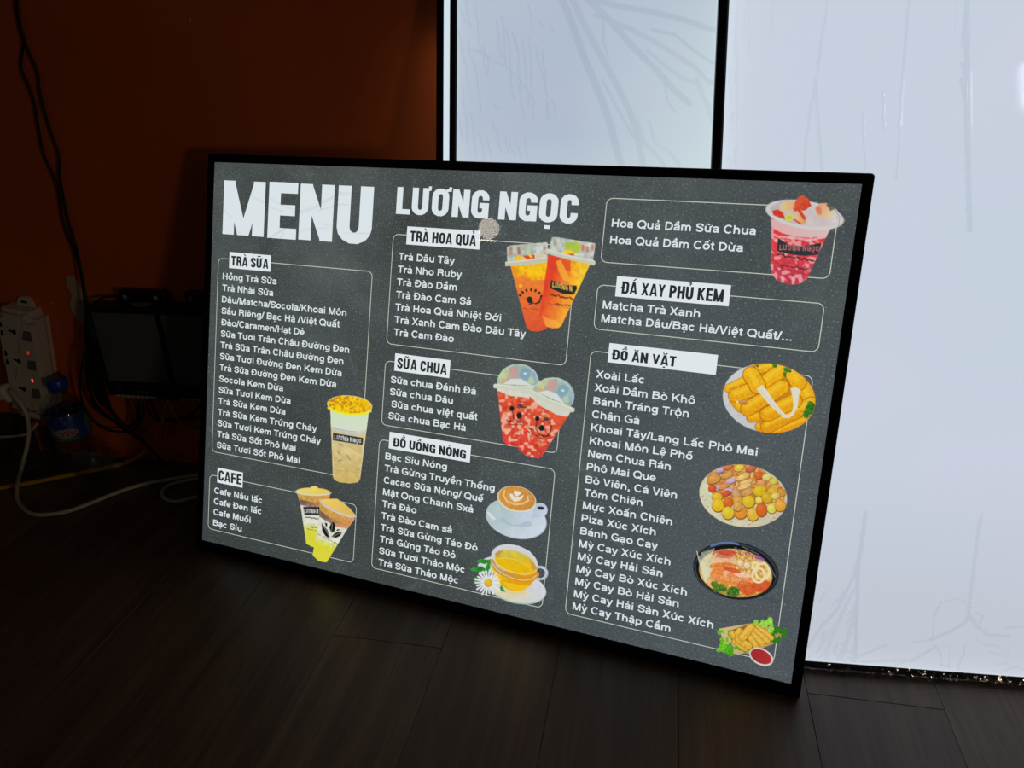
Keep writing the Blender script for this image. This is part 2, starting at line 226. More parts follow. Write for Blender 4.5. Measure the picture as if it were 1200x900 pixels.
              (0.3024, 0.0322, 0.5593, 0.2189), (0.5919, 0.4842, 0.8513, 0.5607), (0.5913, 0.4025, 0.8502, 0.4566), (0.5909, 0.033, 0.8488, 0.3752)],
 'patch': [(-0.3676, 0.3622), (-0.3568, 0.3594), (-0.3503, 0.3474), (-0.3462, 0.3275), (-0.347, 0.3072), (-0.35, 0.285), (-0.3597, 0.2751),
           (-0.3708, 0.2779), (-0.3764, 0.2936), (-0.3768, 0.3094), (-0.3682, 0.3268), (-0.372, 0.3422), (-0.3721, 0.3529)],
 'plates': [('TRÀ SỮA', (0.033, 0.4359, 0.1068, 0.4592), 1), ('CAFE', (0.0251, 0.1089, 0.0728, 0.1324), 1),
            ('TRÀ HOA QUẢ', (0.324, 0.4886, 0.4304, 0.5123), 1), ('SỮA CHUA', (0.3183, 0.3174, 0.4015, 0.3414), 1),
            ('ĐỒ UỐNG NÓNG', (0.3176, 0.2086, 0.4407, 0.2319), 1), ('ĐÁ XAY PHỦ KEM', (0.614, 0.4444, 0.7481, 0.4688), 1),
            ('ĐỒ ĂN VẶT', (0.613, 0.3637, 0.743, 0.3873), 0.66)],
 'rows': [(0.0221, 0.0095,
           [('Hồng Trà Sữa', 0.4185, 0.1187), ('Trà Nhài Sữa', 0.4015, 0.1136), ('Dâu/Matcha/Socola/Khoai Môn', 0.3845, 0.2377),
            ('Sầu Riêng/ Bạc Hà /Việt Quất', 0.3674, 0.2277), ('Đào/Caramen/Hạt Dẻ', 0.3504, 0.1702),
            ('Sữa Tươi Trân Châu Đường Đen', 0.3334, 0.2454), ('Trà Sữa Trân Châu Đường Đen', 0.3163, 0.2372),
            ('Sữa Tươi Đường Đen Kem Dừa', 0.2993, 0.2357), ('Trà Sữa Đường Đen Kem Dừa', 0.2823, 0.2277), ('Socola Kem Dừa', 0.2652, 0.1383),
            ('Sữa Tươi Kem Dừa', 0.2482, 0.1523), ('Trà Sữa Kem Dừa', 0.2312, 0.1441), ('Trà Sữa Kem Trứng Cháy', 0.2141, 0.1992),
            ('Sữa Tươi Kem Trứng Cháy', 0.1971, 0.2069), ('Trà Sữa Sốt Phô Mai', 0.1801, 0.1647), ('Sữa Tươi Sốt Phô Mai', 0.163, 0.1726)]),
          (0.0202, 0.0095,
           [('Cafe Nâu lắc', 0.0911, 0.1095), ('Cafe Đen lắc', 0.0741, 0.109), ('Cafe Muối', 0.057, 0.0902), ('Bạc Sỉu', 0.0399, 0.0745)]),
          (0.3138, 0.0091,
           [('Trà Dâu Tây', 0.4675, 0.3969), ('Trà Nho Ruby', 0.4505, 0.4085), ('Trà Đào Dầm', 0.4335, 0.4029), ('Trà Đào Cam Sả', 0.4165, 0.425),
            ('Trà Hoa Quả Nhiệt Đới', 0.3996, 0.4682), ('Trà Xanh Cam Đào Dâu Tây', 0.3826, 0.5037), ('Trà Cam Đào', 0.3656, 0.4041)]),
          (0.3138, 0.0094,
           [('Sữa chua Đánh Đá', 0.3003, 0.4417), ('Sữa chua Dâu', 0.2835, 0.4095), (' Sữa chua việt quất', 0.2667, 0.4465),
            ('Sữa chua Bạc Hà', 0.2499, 0.4312)]),
          (0.3132, 0.0097,
           [('Bạc Sỉu Nóng', 0.1926, 0.4081), ('Trà Gừng Truyền Thống', 0.1755, 0.4793), ('Cacao Sữa Nóng/ Quế', 0.1583, 0.4642),
            ('Mật Ong Chanh Sxả', 0.1412, 0.4515), ('Trà Đào', 0.1241, 0.3673), ('Trà Đào Cam sả', 0.107, 0.4229),
            ('Trà Sữa Gừng Táo Đỏ', 0.0899, 0.4619), ('Trà Gừng Táo Đỏ', 0.0728, 0.4307), ('Sữa Tươi Thảo Mộc', 0.0556, 0.4457),
            ('Trà Sữa Thảo Mộc', 0.0385, 0.4374)]),
          (0.6009, 0.0096, [('Hoa Quả Dầm Sữa Chua', 0.5271, 0.7682), ('Hoa Quả Dầm Cốt Dừa', 0.5072, 0.7565)]),
          (0.5999, 0.0097, [('Matcha Trà Xanh', 0.4285, 0.7171), ('Matcha Dâu/Bạc Hà/Việt Quất/...', 0.4121, 0.8209)]),
          (0.6002, 0.0102,
           [('Xoài Lắc', 0.3429, 0.6602), ('Xoài Dầm Bò Khô', 0.3261, 0.7232), ('Bánh Tráng Trộn', 0.3093, 0.7178), ('Chân Gà', 0.2925, 0.6602),
            ('Khoai Tây/Lang Lắc Phô Mai', 0.2757, 0.8003), ('Khoai Môn Lệ Phố', 0.2589, 0.728), ('Nem Chua Rán', 0.2422, 0.7037),
            ('Phô Mai Que', 0.2254, 0.6874), ('Bò Viên, Cá Viên', 0.2086, 0.715), ('Tôm Chiên', 0.1918, 0.6748), ('Mực Xoắn Chiên', 0.175, 0.7131),
            ('Piza Xúc Xích', 0.1582, 0.6948), ('Bánh Gạo Cay', 0.1414, 0.6991), ('Mỳ Cay Xúc Xích', 0.1246, 0.7165),
            ('Mỳ Cay Hải Sản', 0.1078, 0.7087), ('Mỳ Cay Bò Xúc Xích', 0.091, 0.7403), ('Mỳ Cay Bò Hải Sản', 0.0742, 0.7323),
            ('Mỳ Cay Hải Sản Xúc Xích', 0.0574, 0.7758), ('Mỳ Cay Thập Cẩm', 0.0406, 0.7259)])],
 'scrap': [(-0.2587, 0.3322), (-0.2076, 0.3263), (-0.2093, 0.3195), (-0.2283, 0.3136), (-0.2421, 0.3162), (-0.2697, 0.3213)],
 'strip': {'base': [(-0.4333, 0.2889), (-0.4609, 0.1079)],
           'face': [(-0.5138, 0.3091), (-0.4105, 0.308), (-0.5254, 0.1715), (-0.5381, 0.103), (-0.4697, 0.0878), (-0.4638, 0.1204),
                    (-0.4306, 0.3031)],
           'led': [(-0.459, 0.2273), (-0.4681, 0.1728)],
           'loop': [(-0.4857, 0.2999), (-0.4515, 0.3011), (-0.4642, 0.3149)],
           'plug': [(-0.5241, 0.1545)],
           'slot': [(-0.493, 0.2775), (-0.4963, 0.2582), (-0.5029, 0.2229), (-0.5061, 0.2028)],
           'sw': [(-0.4481, 0.2601), (-0.4569, 0.2044), (-0.4664, 0.1482)],
           'tsock': [(-0.4777, 0.267), (-0.4861, 0.2113), (-0.4943, 0.1553)],
           'txt': [(-0.493, 0.1076)]},
 'titles': [('MENU', (0.0188, 0.4846, 0.2698, 0.5617)), ('LƯƠNG NGỌC', (0.3054, 0.5281, 0.5571, 0.563))],
 'wall': {'a': (0.981627, -0.190809, 0.0), 'n': (0.190809, 0.981627, 0.0), 'p': (-0.4, 1.2214, 0.0)},
 'wincorners': [(1.2969, -1.2368, 1.9563), (1.3146, -1.2212, 1.9724), (1.4029, -1.1991, 1.9572), (1.4325, -1.2977, 1.7697), (1.3313, -1.3042, 1.8193),
                (1.3199, -1.3021, 1.8299)],
 'window': ((1.3225, -1.2602, 1.9005), (0.2893, -0.8279, 0.4806))}

SC = bpy.context.scene
COL = SC.collection
V = Vector

# ------------------------------------------------------------------ camera, world, lights, exposure
c = D['cam']
cam = bpy.data.cameras.new('camera'); cam.sensor_width = 36; cam.lens = c['f'] / 1200 * 36; cam.clip_start = .01
co = bpy.data.objects.new('camera', cam); COL.objects.link(co)
R_, U_, F_ = V(c['R']), V(c['U']), V(c['F'])
co.matrix_world = Matrix(((R_.x, U_.x, -F_.x, c['loc'][0]), (R_.y, U_.y, -F_.y, c['loc'][1]), (R_.z, U_.z, -F_.z, c['loc'][2]), (0, 0, 0, 1)))
SC.camera = co
w = bpy.data.worlds.new('world'); SC.world = w; w.use_nodes = True
w.node_tree.nodes['Background'].inputs[0].default_value = (1.0, .93, .84, 1)
w.node_tree.nodes['Background'].inputs[1].default_value = .011
SC.view_settings.view_transform = 'Standard'; SC.view_settings.look = 'None'
SC.view_settings.exposure = 0; SC.view_settings.gamma = 1
try: SC.view_settings.use_curve_mapping = False
except Exception: pass

def area_light(name, loc, aim, size, energy, color):
    L = bpy.data.lights.new(name, 'AREA'); L.shape = 'DISK'; L.size = size; L.energy = energy; L.color = color
    o = bpy.data.objects.new(name, L); COL.objects.link(o); o.location = loc
    o.rotation_euler = (V(aim) - V(loc)).to_track_quat('-Z', 'Y').to_euler(); return o
# warm fill light added behind photographer at right, lights the wall and clutter
area_light('wall_fill_light', (2.1, -1.9, .55), (-.6, 1.2, .4), .35, 6.0, (1.0, .82, .62))

# ------------------------------------------------------------------ materials
def lin(v):
    v = np.asarray(v, float) / 255.
    return np.where(v <= .04045, v / 12.92, ((v + .055) / 1.055) ** 2.4)
def L4(r, g, b): return tuple(float(x) for x in lin((r, g, b))) + (1,)

class NT:
    def __init__(s, name):
        s.m = bpy.data.materials.new(name); s.m.use_nodes = True; s.t = s.m.node_tree; s.t.nodes.clear()
        s.out = s.t.nodes.new('ShaderNodeOutputMaterial')
    def n(s, typ, ins=None, **kw):
        nd = s.t.nodes.new('ShaderNode' + typ)
        for k, v in kw.items(): setattr(nd, k, v)
        for k, v in (ins or {}).items():
            if isinstance(v, bpy.types.NodeSocket): s.t.links.new(v, nd.inputs[k])
            else: nd.inputs[k].default_value = v
        return nd
    def surf(s, sock): s.t.links.new(sock, s.out.inputs[0]); return s.m
    def ramp(s, fac, stops):
        r = s.n('ValToRGB', {0: fac}); e = r.color_ramp.elements
        while len(e) < len(stops): e.new(.5)
        for el, (p, cc) in zip(e, stops): el.position = p; el.color = cc if len(cc) == 4 else (*cc, 1)
        return r.outputs[0]
    def math(s, op, a, b=None, c=None, clamp=False):
        ins = {0: a}
        if b is not None: ins[1] = b
        if c is not None: ins[2] = c
        return s.n('Math', ins, operation=op, use_clamp=clamp).outputs[0]
    def mix(s, fac, a, b, blend='MIX'):
        nd = s.n('Mix', data_type='RGBA', blend_type=blend)
        for idx, v in ((0, fac), (6, a), (7, b)):
            if isinstance(v, bpy.types.NodeSocket): s.t.links.new(v, nd.inputs[idx])
            else: nd.inputs[idx].default_value = v
        return nd.outputs[2]

def plain(name, rgb, rough=.5, spec=.5, metal=0., noise=0., scale=60, bump=0., coat=0.):
    t = NT(name); col = L4(*rgb)
    tc = t.n('TexCoord').outputs['Object']
    nz = t.n('TexNoise', {'Vector': tc, 'Scale': scale, 'Detail': 4.})
    dark = tuple(x * (1 - noise) for x in col[:3]) + (1,); lite = tuple(min(1, x * (1 + noise)) for x in col[:3]) + (1,)
    cc = t.ramp(nz.outputs[0], [(.3, dark), (.7, lite)])
    b = t.n('BsdfPrincipled', {'Base Color': cc, 'Roughness': rough, 'Metallic': metal, 'Specular IOR Level': spec, 'Coat Weight': coat})
    if bump:
        bp = t.n('Bump', {'Height': nz.outputs[0], 'Strength': bump, 'Distance': .002}); t.t.links.new(bp.outputs[0], b.inputs['Normal'])
    return t.surf(b.outputs[0])

def emit(name, rgb, strength=1., sample=True):
    t = NT(name); e = t.n('Emission', {'Color': L4(*rgb), 'Strength': strength}); m = t.surf(e.outputs[0])
    if not sample: m.cycles.emission_sampling = 'NONE'
    return m

M = {}
M['frame'] = plain('black_anodised_metal', (7, 8, 13), .4, .2, noise=.15, scale=200)
M['backing'] = plain('dark_grey_sheet', (70, 70, 72), .6)
M['letter'] = emit('backlit_white_lettering', (222, 231, 235), 1, False)
M['plate'] = emit('backlit_white_plate', (226, 234, 238), 1, False)
M['ink'] = emit('dark_print_on_plate', (44, 46, 48), 1, False)
M['line'] = emit('thin_cream_outline', (198, 202, 190), 1, False)
M['white_plastic'] = plain('ivory_plastic', (205, 192, 172), .35, .5, noise=.04)
M['white_cable'] = plain('off_white_cable_sheath', (190, 180, 160), .45, .5, noise=.05)
M['yellow_cable'] = plain('yellow_cable_sheath', (190, 135, 20), .5, .4, noise=.05)
M['black_cable'] = plain('black_cable_sheath', (8, 8, 9), .5, .4)
M['black_plastic'] = plain('black_plastic', (10, 11, 13), .4, .4, noise=.1)
M['black_hole'] = plain('dark_socket_opening', (3, 3, 3), .8, .1)
M['grey_switch'] = plain('grey_rocker_switch', (100, 92, 92), .4, .5)
M['grey_face'] = plain('grey_metal_face', (92, 92, 88), .5, .4, noise=.05, scale=8)
M['port'] = plain('pale_metal_strip', (165, 160, 150), .35, .5)
M['grey_text'] = plain('small_grey_print', (120, 120, 120), .6, .2)
M['strip_text'] = plain('brown_print', (45, 38, 34), .6, .2)
M['blue_plastic'] = plain('blue_cap_plastic', (14, 66, 160), .35, .5)
M['paper'] = plain('pale_scrap_paper', (150, 130, 105), .8, .2, noise=.15)
M['plaster'] = plain('pale_wall_filler', (188, 160, 138), .85, .2, noise=.12, scale=40, bump=.3)
M['brown_wood'] = plain('rough_brown_wood', (62, 48, 34), .8, .2, noise=.3, scale=90, bump=.4)
M['red_led'] = emit('red_led', (255, 60, 70), 1.3)
M['dim_led'] = emit('dim_red_led', (190, 30, 30), 1.0)

# orange painted wall
t = NT('orange_painted_wall'); tc = t.n('TexCoord').outputs['Object']
n1 = t.n('TexNoise', {'Vector': tc, 'Scale': 2.2, 'Detail': 5.}).outputs[0]
n2 = t.n('TexNoise', {'Vector': tc, 'Scale': 28., 'Detail': 6.}).outputs[0]
cc = t.ramp(n1, [(.3, L4(182, 82, 34)), (.55, L4(202, 92, 38)), (.75, L4(212, 100, 44))])
cc = t.mix(t.math('MULTIPLY', t.math('GREATER_THAN', n2, .68), .12), cc, L4(150, 80, 50))
b = t.n('BsdfPrincipled', {'Base Color': cc, 'Roughness': .62, 'Specular IOR Level': .25})
bp = t.n('Bump', {'Height': n2, 'Strength': .25, 'Distance': .003}); t.t.links.new(bp.outputs[0], b.inputs['Normal'])
M['wall'] = t.surf(b.outputs[0])

# dark wood-look planks
t = NT('dark_wood_plank'); tc = t.n('TexCoord').outputs['Object']; oi = t.n('ObjectInfo').outputs['Random']
off = t.n('CombineXYZ', {0: t.math('MULTIPLY', oi, 37.), 1: t.math('MULTIPLY', oi, 91.), 2: 0.}).outputs[0]
vec = t.n('VectorMath', {0: tc, 1: off}, operation='ADD').outputs[0]
st = t.n('Mapping', {'Vector': vec, 'Scale': (38., 2.4, 1.)}).outputs[0]
g1 = t.n('TexNoise', {'Vector': st, 'Scale': 1., 'Detail': 8., 'Roughness': .65, 'Distortion': .4}).outputs[0]
st2 = t.n('Mapping', {'Vector': vec, 'Scale': (210., 9., 1.)}).outputs[0]
g2 = t.n('TexNoise', {'Vector': st2, 'Scale': 1., 'Detail': 4.}).outputs[0]
g3 = t.n('TexNoise', {'Vector': vec, 'Scale': 5., 'Detail': 3.}).outputs[0]
cc = t.ramp(g1, [(.28, L4(68, 52, 41)), (.5, L4(104, 84, 68)), (.72, L4(130, 108, 89))])
cc = t.mix(t.math('MULTIPLY', t.math('LESS_THAN', g2, .42), .35), cc, L4(62, 47, 38))
cc = t.mix(t.math('MULTIPLY', g3, .5), cc, L4(95, 80, 69))
tone = t.math('ADD', t.math('MULTIPLY', oi, .35), .82)
cc = t.n('VectorMath', {0: cc, 'Scale': tone}, operation='SCALE').outputs[0]
b = t.n('BsdfPrincipled', {'Base Color': cc, 'Roughness': .42, 'Specular IOR Level': .5})
bp = t.n('Bump', {'Height': g2, 'Strength': .35, 'Distance': .0006}); t.t.links.new(bp.outputs[0], b.inputs['Normal'])
M['plank'] = t.surf(b.outputs[0])
M['subfloor'] = plain('dark_joint', (14, 11, 10), .9, .1)

# backlit slate print of the menu
t = NT('backlit_slate_print'); tc = t.n('TexCoord').outputs['Object']
sx = t.n('SeparateXYZ', {0: tc}); X, Y = sx.outputs[0], sx.outputs[1]
big = t.n('TexNoise', {'Vector': tc, 'Scale': 7., 'Detail': 7., 'Roughness': .6}).outputs[0]
wsp = t.n('TexNoise', {'Vector': tc, 'Scale': 22., 'Detail': 9., 'Roughness': .7, 'Distortion': 1.6}).outputs[0]
spk = t.n('TexNoise', {'Vector': tc, 'Scale': 430., 'Detail': 3.}).outputs[0]
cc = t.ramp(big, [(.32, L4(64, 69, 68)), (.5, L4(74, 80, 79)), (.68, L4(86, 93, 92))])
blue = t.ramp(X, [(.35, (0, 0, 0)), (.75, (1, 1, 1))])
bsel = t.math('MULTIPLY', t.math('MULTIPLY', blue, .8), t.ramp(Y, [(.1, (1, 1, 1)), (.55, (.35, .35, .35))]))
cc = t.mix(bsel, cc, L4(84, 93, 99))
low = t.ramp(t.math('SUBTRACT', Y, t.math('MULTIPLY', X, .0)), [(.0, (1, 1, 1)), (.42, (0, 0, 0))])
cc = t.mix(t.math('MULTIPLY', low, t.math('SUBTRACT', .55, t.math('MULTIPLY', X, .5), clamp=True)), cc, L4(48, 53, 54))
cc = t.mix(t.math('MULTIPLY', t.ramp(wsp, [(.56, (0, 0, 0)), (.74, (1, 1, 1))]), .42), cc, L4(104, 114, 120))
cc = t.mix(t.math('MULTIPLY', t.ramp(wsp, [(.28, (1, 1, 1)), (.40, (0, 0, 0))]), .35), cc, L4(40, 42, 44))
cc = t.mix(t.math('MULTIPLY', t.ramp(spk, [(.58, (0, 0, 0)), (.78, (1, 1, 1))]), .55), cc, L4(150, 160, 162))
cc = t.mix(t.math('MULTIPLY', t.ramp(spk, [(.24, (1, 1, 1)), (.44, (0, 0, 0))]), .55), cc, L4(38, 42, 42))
M['slate'] = t.surf(t.n('Emission', {'Color': cc, 'Strength': 1.}).outputs[0])

# printed pictures: colour stored on the flat print
t = NT('backlit_colour_print'); a = t.n('Attribute', attribute_name='print')
e = t.n('Emission', {'Color': a.outputs['Color'], 'Strength': 1.}); tr = t.n('BsdfTransparent')
mx = t.n('MixShader', {0: a.outputs['Alpha'], 1: tr.outputs[0], 2: e.outputs[0]})
M['print'] = t.surf(mx.outputs[0]); M['print'].cycles.emission_sampling = 'NONE'

# clear glossy acrylic sheet / clear wrinkled plastic film
def clear_sheet(name, rough, fold_tint, gloss=1., bump=0., layers=1.):
    t = NT(name)
    a = t.n('Attribute', attribute_name='fold').outputs['Fac']
    tint = t.mix(t.math('MULTIPLY', a, 1., clamp=True), (.995, .995, .995, 1), fold_tint)
    tr = t.n('BsdfTransparent', {'Color': tint})
    gl = t.n('BsdfGlossy', {'Color': (gloss, gloss, gloss, 1), 'Roughness': rough})
    fr = t.n('Fresnel', {'IOR': 1.45})
    if bump:
        nz = t.n('TexNoise', {'Vector': t.n('TexCoord').outputs['Object'], 'Scale': 60., 'Detail': 3.}).outputs[0]
        bp = t.n('Bump', {'Height': nz, 'Strength': bump, 'Distance': .003}); t.t.links.new(bp.outputs[0], gl.inputs['Normal'])
    return t.surf(t.n('MixShader', {0: t.math('MULTIPLY', fr.outputs[0], layers, clamp=True), 1: tr.outputs[0], 2: gl.outputs[0]}).outputs[0])
M['acrylic'] = clear_sheet('clear_acrylic_film', .02, (.80, .80, .81, 1))
M['film'] = clear_sheet('clear_plastic_film', .05, (.86, .88, .90, 1))
M['film_hem'] = clear_sheet('crinkled_film', .10, (.9, .9, .9, 1), bump=1., layers=2.5)

# lit white panels: edge-lit, so the light guide glows more near the frame
def lit_panel(name, W, H, mid, edge, k, low=None, soft=.03):
    t = NT(name); tc = t.n('TexCoord').outputs['Object']; sx = t.n('SeparateXYZ', {0: tc}); X, Y = sx.outputs[0], sx.outputs[1]
    dx = t.math('MINIMUM', X, t.math('SUBTRACT', W, X)); dy = t.math('MINIMUM', Y, t.math('SUBTRACT', H, Y))
    d = t.math('MINIMUM', dx, dy)
    g = t.math('EXPONENT', t.math('DIVIDE', t.math('MULTIPLY', d, -1.), soft))
    nz = t.n('TexNoise', {'Vector': tc, 'Scale': 3.2, 'Detail': 2.}).outputs[0]
    base = t.ramp(nz, [(.35, L4(*mid[0])), (.65, L4(*mid[1]))])
    if low: base = t.mix(t.ramp(Y, [(.02, (1, 1, 1)), (.26, (0, 0, 0))]), base, L4(*low))
    cc = t.mix(t.math('MULTIPLY', g, k, clamp=True), base, L4(*edge))
    if name.endswith('middle'):   # its lower right part shines a little brighter
        r1 = t.ramp(X, [(.42, (0, 0, 0)), (.98, (1, 1, 1))]); r1 = t.ramp(t.math('DIVIDE', X, W), [(.45, (0, 0, 0)), (1., (1, 1, 1))]); r2 = t.ramp(Y, [(.56, (1, 1, 1)), (.80, (.35, .35, .35))])
        cc = t.mix(t.math('MULTIPLY', t.math('MULTIPLY', r1, r2), .85), cc, L4(210, 227, 230))
        r3 = t.ramp(Y, [(.55, (1, 1, 1)), (.63, (0, 0, 0))]); cc = t.mix(t.math('MULTIPLY', r3, .45), cc, L4(208, 224, 226))
    return t.surf(t.n('Emission', {'Color': cc, 'Strength': 1.}).outputs[0])

# ------------------------------------------------------------------ mesh helpers
def link(name, me, mat=None, parent=None, loc=None, smooth=False):
    o = bpy.data.objects.new(name, me); COL.objects.link(o)
    if mat is not None: me.materials.append(mat)
    if parent is not None: o.parent = parent
    if loc is not None: o.location = loc
    if smooth:
        me.polygons.foreach_set('use_smooth', [True] * len(me.polygons))
    return o
def from_bm(name, bm, mat, parent=None, loc=None, smooth=False):
    me = bpy.data.meshes.new(name); bm.normal_update(); bm.to_mesh(me); bm.free(); return link(name, me, mat, parent, loc, smooth)
def from_np(name, verts, faces, mat, parent=None, smooth=False, attrs=None):
    verts = np.asarray(verts, np.float32); faces = np.asarray(faces, np.int32)
    me = bpy.data.meshes.new(name); k = faces.shape[1]
    me.vertices.add(len(verts)); me.vertices.foreach_set('co', verts.ravel())
    me.loops.add(faces.size); me.loops.foreach_set('vertex_index', faces.ravel())
    me.polygons.add(len(faces)); me.polygons.foreach_set('loop_start', np.arange(0, faces.size, k, dtype=np.int32))
    me.update(calc_edges=True)
    for nm, typ, arr in (attrs or []):
        at = me.attributes.new(nm, typ, 'POINT')
        at.data.foreach_set('color' if 'COLOR' in typ else 'value', np.asarray(arr, np.float32).ravel())
    return link(name, me, mat, parent, smooth=smooth)
def box_bm(bm, x0, x1, y0, y1, z0, z1, bevel=0., seg=2):
    r = bmesh.ops.create_cube(bm, size=1); vs = r['verts']
    for v in vs: v.co = V(((x0 + x1) / 2 + v.co.x * (x1 - x0), (y0 + y1) / 2 + v.co.y * (y1 - y0), (z0 + z1) / 2 + v.co.z * (z1 - z0)))
    if bevel:
        es = list({e for v in vs for e in v.link_edges})
        bmesh.ops.bevel(bm, geom=es, offset=bevel, segments=seg, profile=.5, affect='EDGES')
    return bm
def boxo(name, x0, x1, y0, y1, z0, z1, mat, parent=None, bevel=0., seg=2):
    return from_bm(name, box_bm(bmesh.new(), x0, x1, y0, y1, z0, z1, bevel, seg), mat, parent, smooth=False)
def empty(name, matrix=None, loc=None):
    o = bpy.data.objects.new(name, None); COL.objects.link(o); o.empty_display_size = .05
    if matrix is not None: o.matrix_world = matrix
    if loc is not None: o.location = loc
    return o
def tag(o, label=None, cat=None, group=None, kind=None):
    for k, v in (('label', label), ('category', cat), ('group', group), ('kind', kind)):
        if v: o[k] = v
    return o
def basis(a, b, n, p):
    return Matrix(((a[0], b[0], n[0], p[0]), (a[1], b[1], n[1], p[1]), (a[2], b[2], n[2], p[2]), (0, 0, 0, 1)))
def smooth_pts(P, k=6):
    P = [V(p) for p in P]; Q = [P[0]] + P + [P[-1]]; out = []
    for i in range(1, len(Q) - 2):
        for j in range(k):
            s = j / k; a, b_, c_, d = Q[i - 1], Q[i], Q[i + 1], Q[i + 2]
            out.append(.5 * ((2 * b_) + (c_ - a) * s + (2 * a - 5 * b_ + 4 * c_ - d) * s * s + (3 * b_ - a - 3 * c_ + d) * s ** 3))
    out.append(P[-1]); return out
def tube(name, P, r, mat, parent=None, seg=8, k=6):
    P = smooth_pts(P, k) if k else [V(p) for p in P]; bm = bmesh.new(); rings = []; up = V((.13, .21, .97)).normalized()
    for i, p in enumerate(P):
        tg = (P[min(i + 1, len(P) - 1)] - P[max(i - 1, 0)]); tg = tg.normalized() if tg.length > 1e-9 else V((0, 0, 1))
        s = tg.cross(up); s = s.normalized() if s.length > 1e-4 else V((1, 0, 0)); up2 = s.cross(tg).normalized(); up = up2
        rr = r[min(i, len(r) - 1)] if isinstance(r, (list, tuple)) else r
        rings.append([bm.verts.new(p + (s * math.cos(2 * math.pi * q / seg) + up2 * math.sin(2 * math.pi * q / seg)) * rr) for q in range(seg)])
    for A, B in zip(rings, rings[1:]):
        for q in range(seg): bm.faces.new((A[q], A[(q + 1) % seg], B[(q + 1) % seg], B[q]))
    bm.faces.new(rings[0][::-1]); bm.faces.new(rings[-1])
    return from_bm(name, bm, mat, parent, smooth=True)
def lathe(name, prof, mat, parent=None, seg=32, fn=None, cap=True):
    bm = bmesh.new(); rings = []
    for r, z in prof:
        ring = []
        for q in range(seg):
            a = 2 * math.pi * q / seg; rr = r * (fn(a, z) if fn else 1)
            ring.append(bm.verts.new((rr * math.cos(a), rr * math.sin(a), z)))
        rings.append(ring)
    for A, B in zip(rings, rings[1:]):
        for q in range(seg): bm.faces.new((A[q], A[(q + 1) % seg], B[(q + 1) % seg], B[q]))
    if cap: bm.faces.new(rings[0][::-1]); bm.faces.new(rings[-1])
    return from_bm(name, bm, mat, parent, smooth=True)
def prism(name, poly, z0, z1, mat, parent=None, bevel=0.):
    bm = bmesh.new(); lo = [bm.verts.new((x, y, z0)) for x, y in poly]; hi = [bm.verts.new((x, y, z1)) for x, y in poly]
    n = len(poly); top = bm.faces.new(hi); bm.faces.new(lo[::-1])
    for i in range(n): bm.faces.new((lo[i], lo[(i + 1) % n], hi[(i + 1) % n], hi[i]))
    bmesh.ops.recalc_face_normals(bm, faces=bm.faces)
    if bevel: bmesh.ops.bevel(bm, geom=[e for e in bm.edges if abs(e.verts[0].co.z - e.verts[1].co.z) < 1e-6 and e.verts[0].co.z == max(z0, z1)], offset=bevel, segments=2, affect='EDGES')
    return from_bm(name, bm, mat, parent)

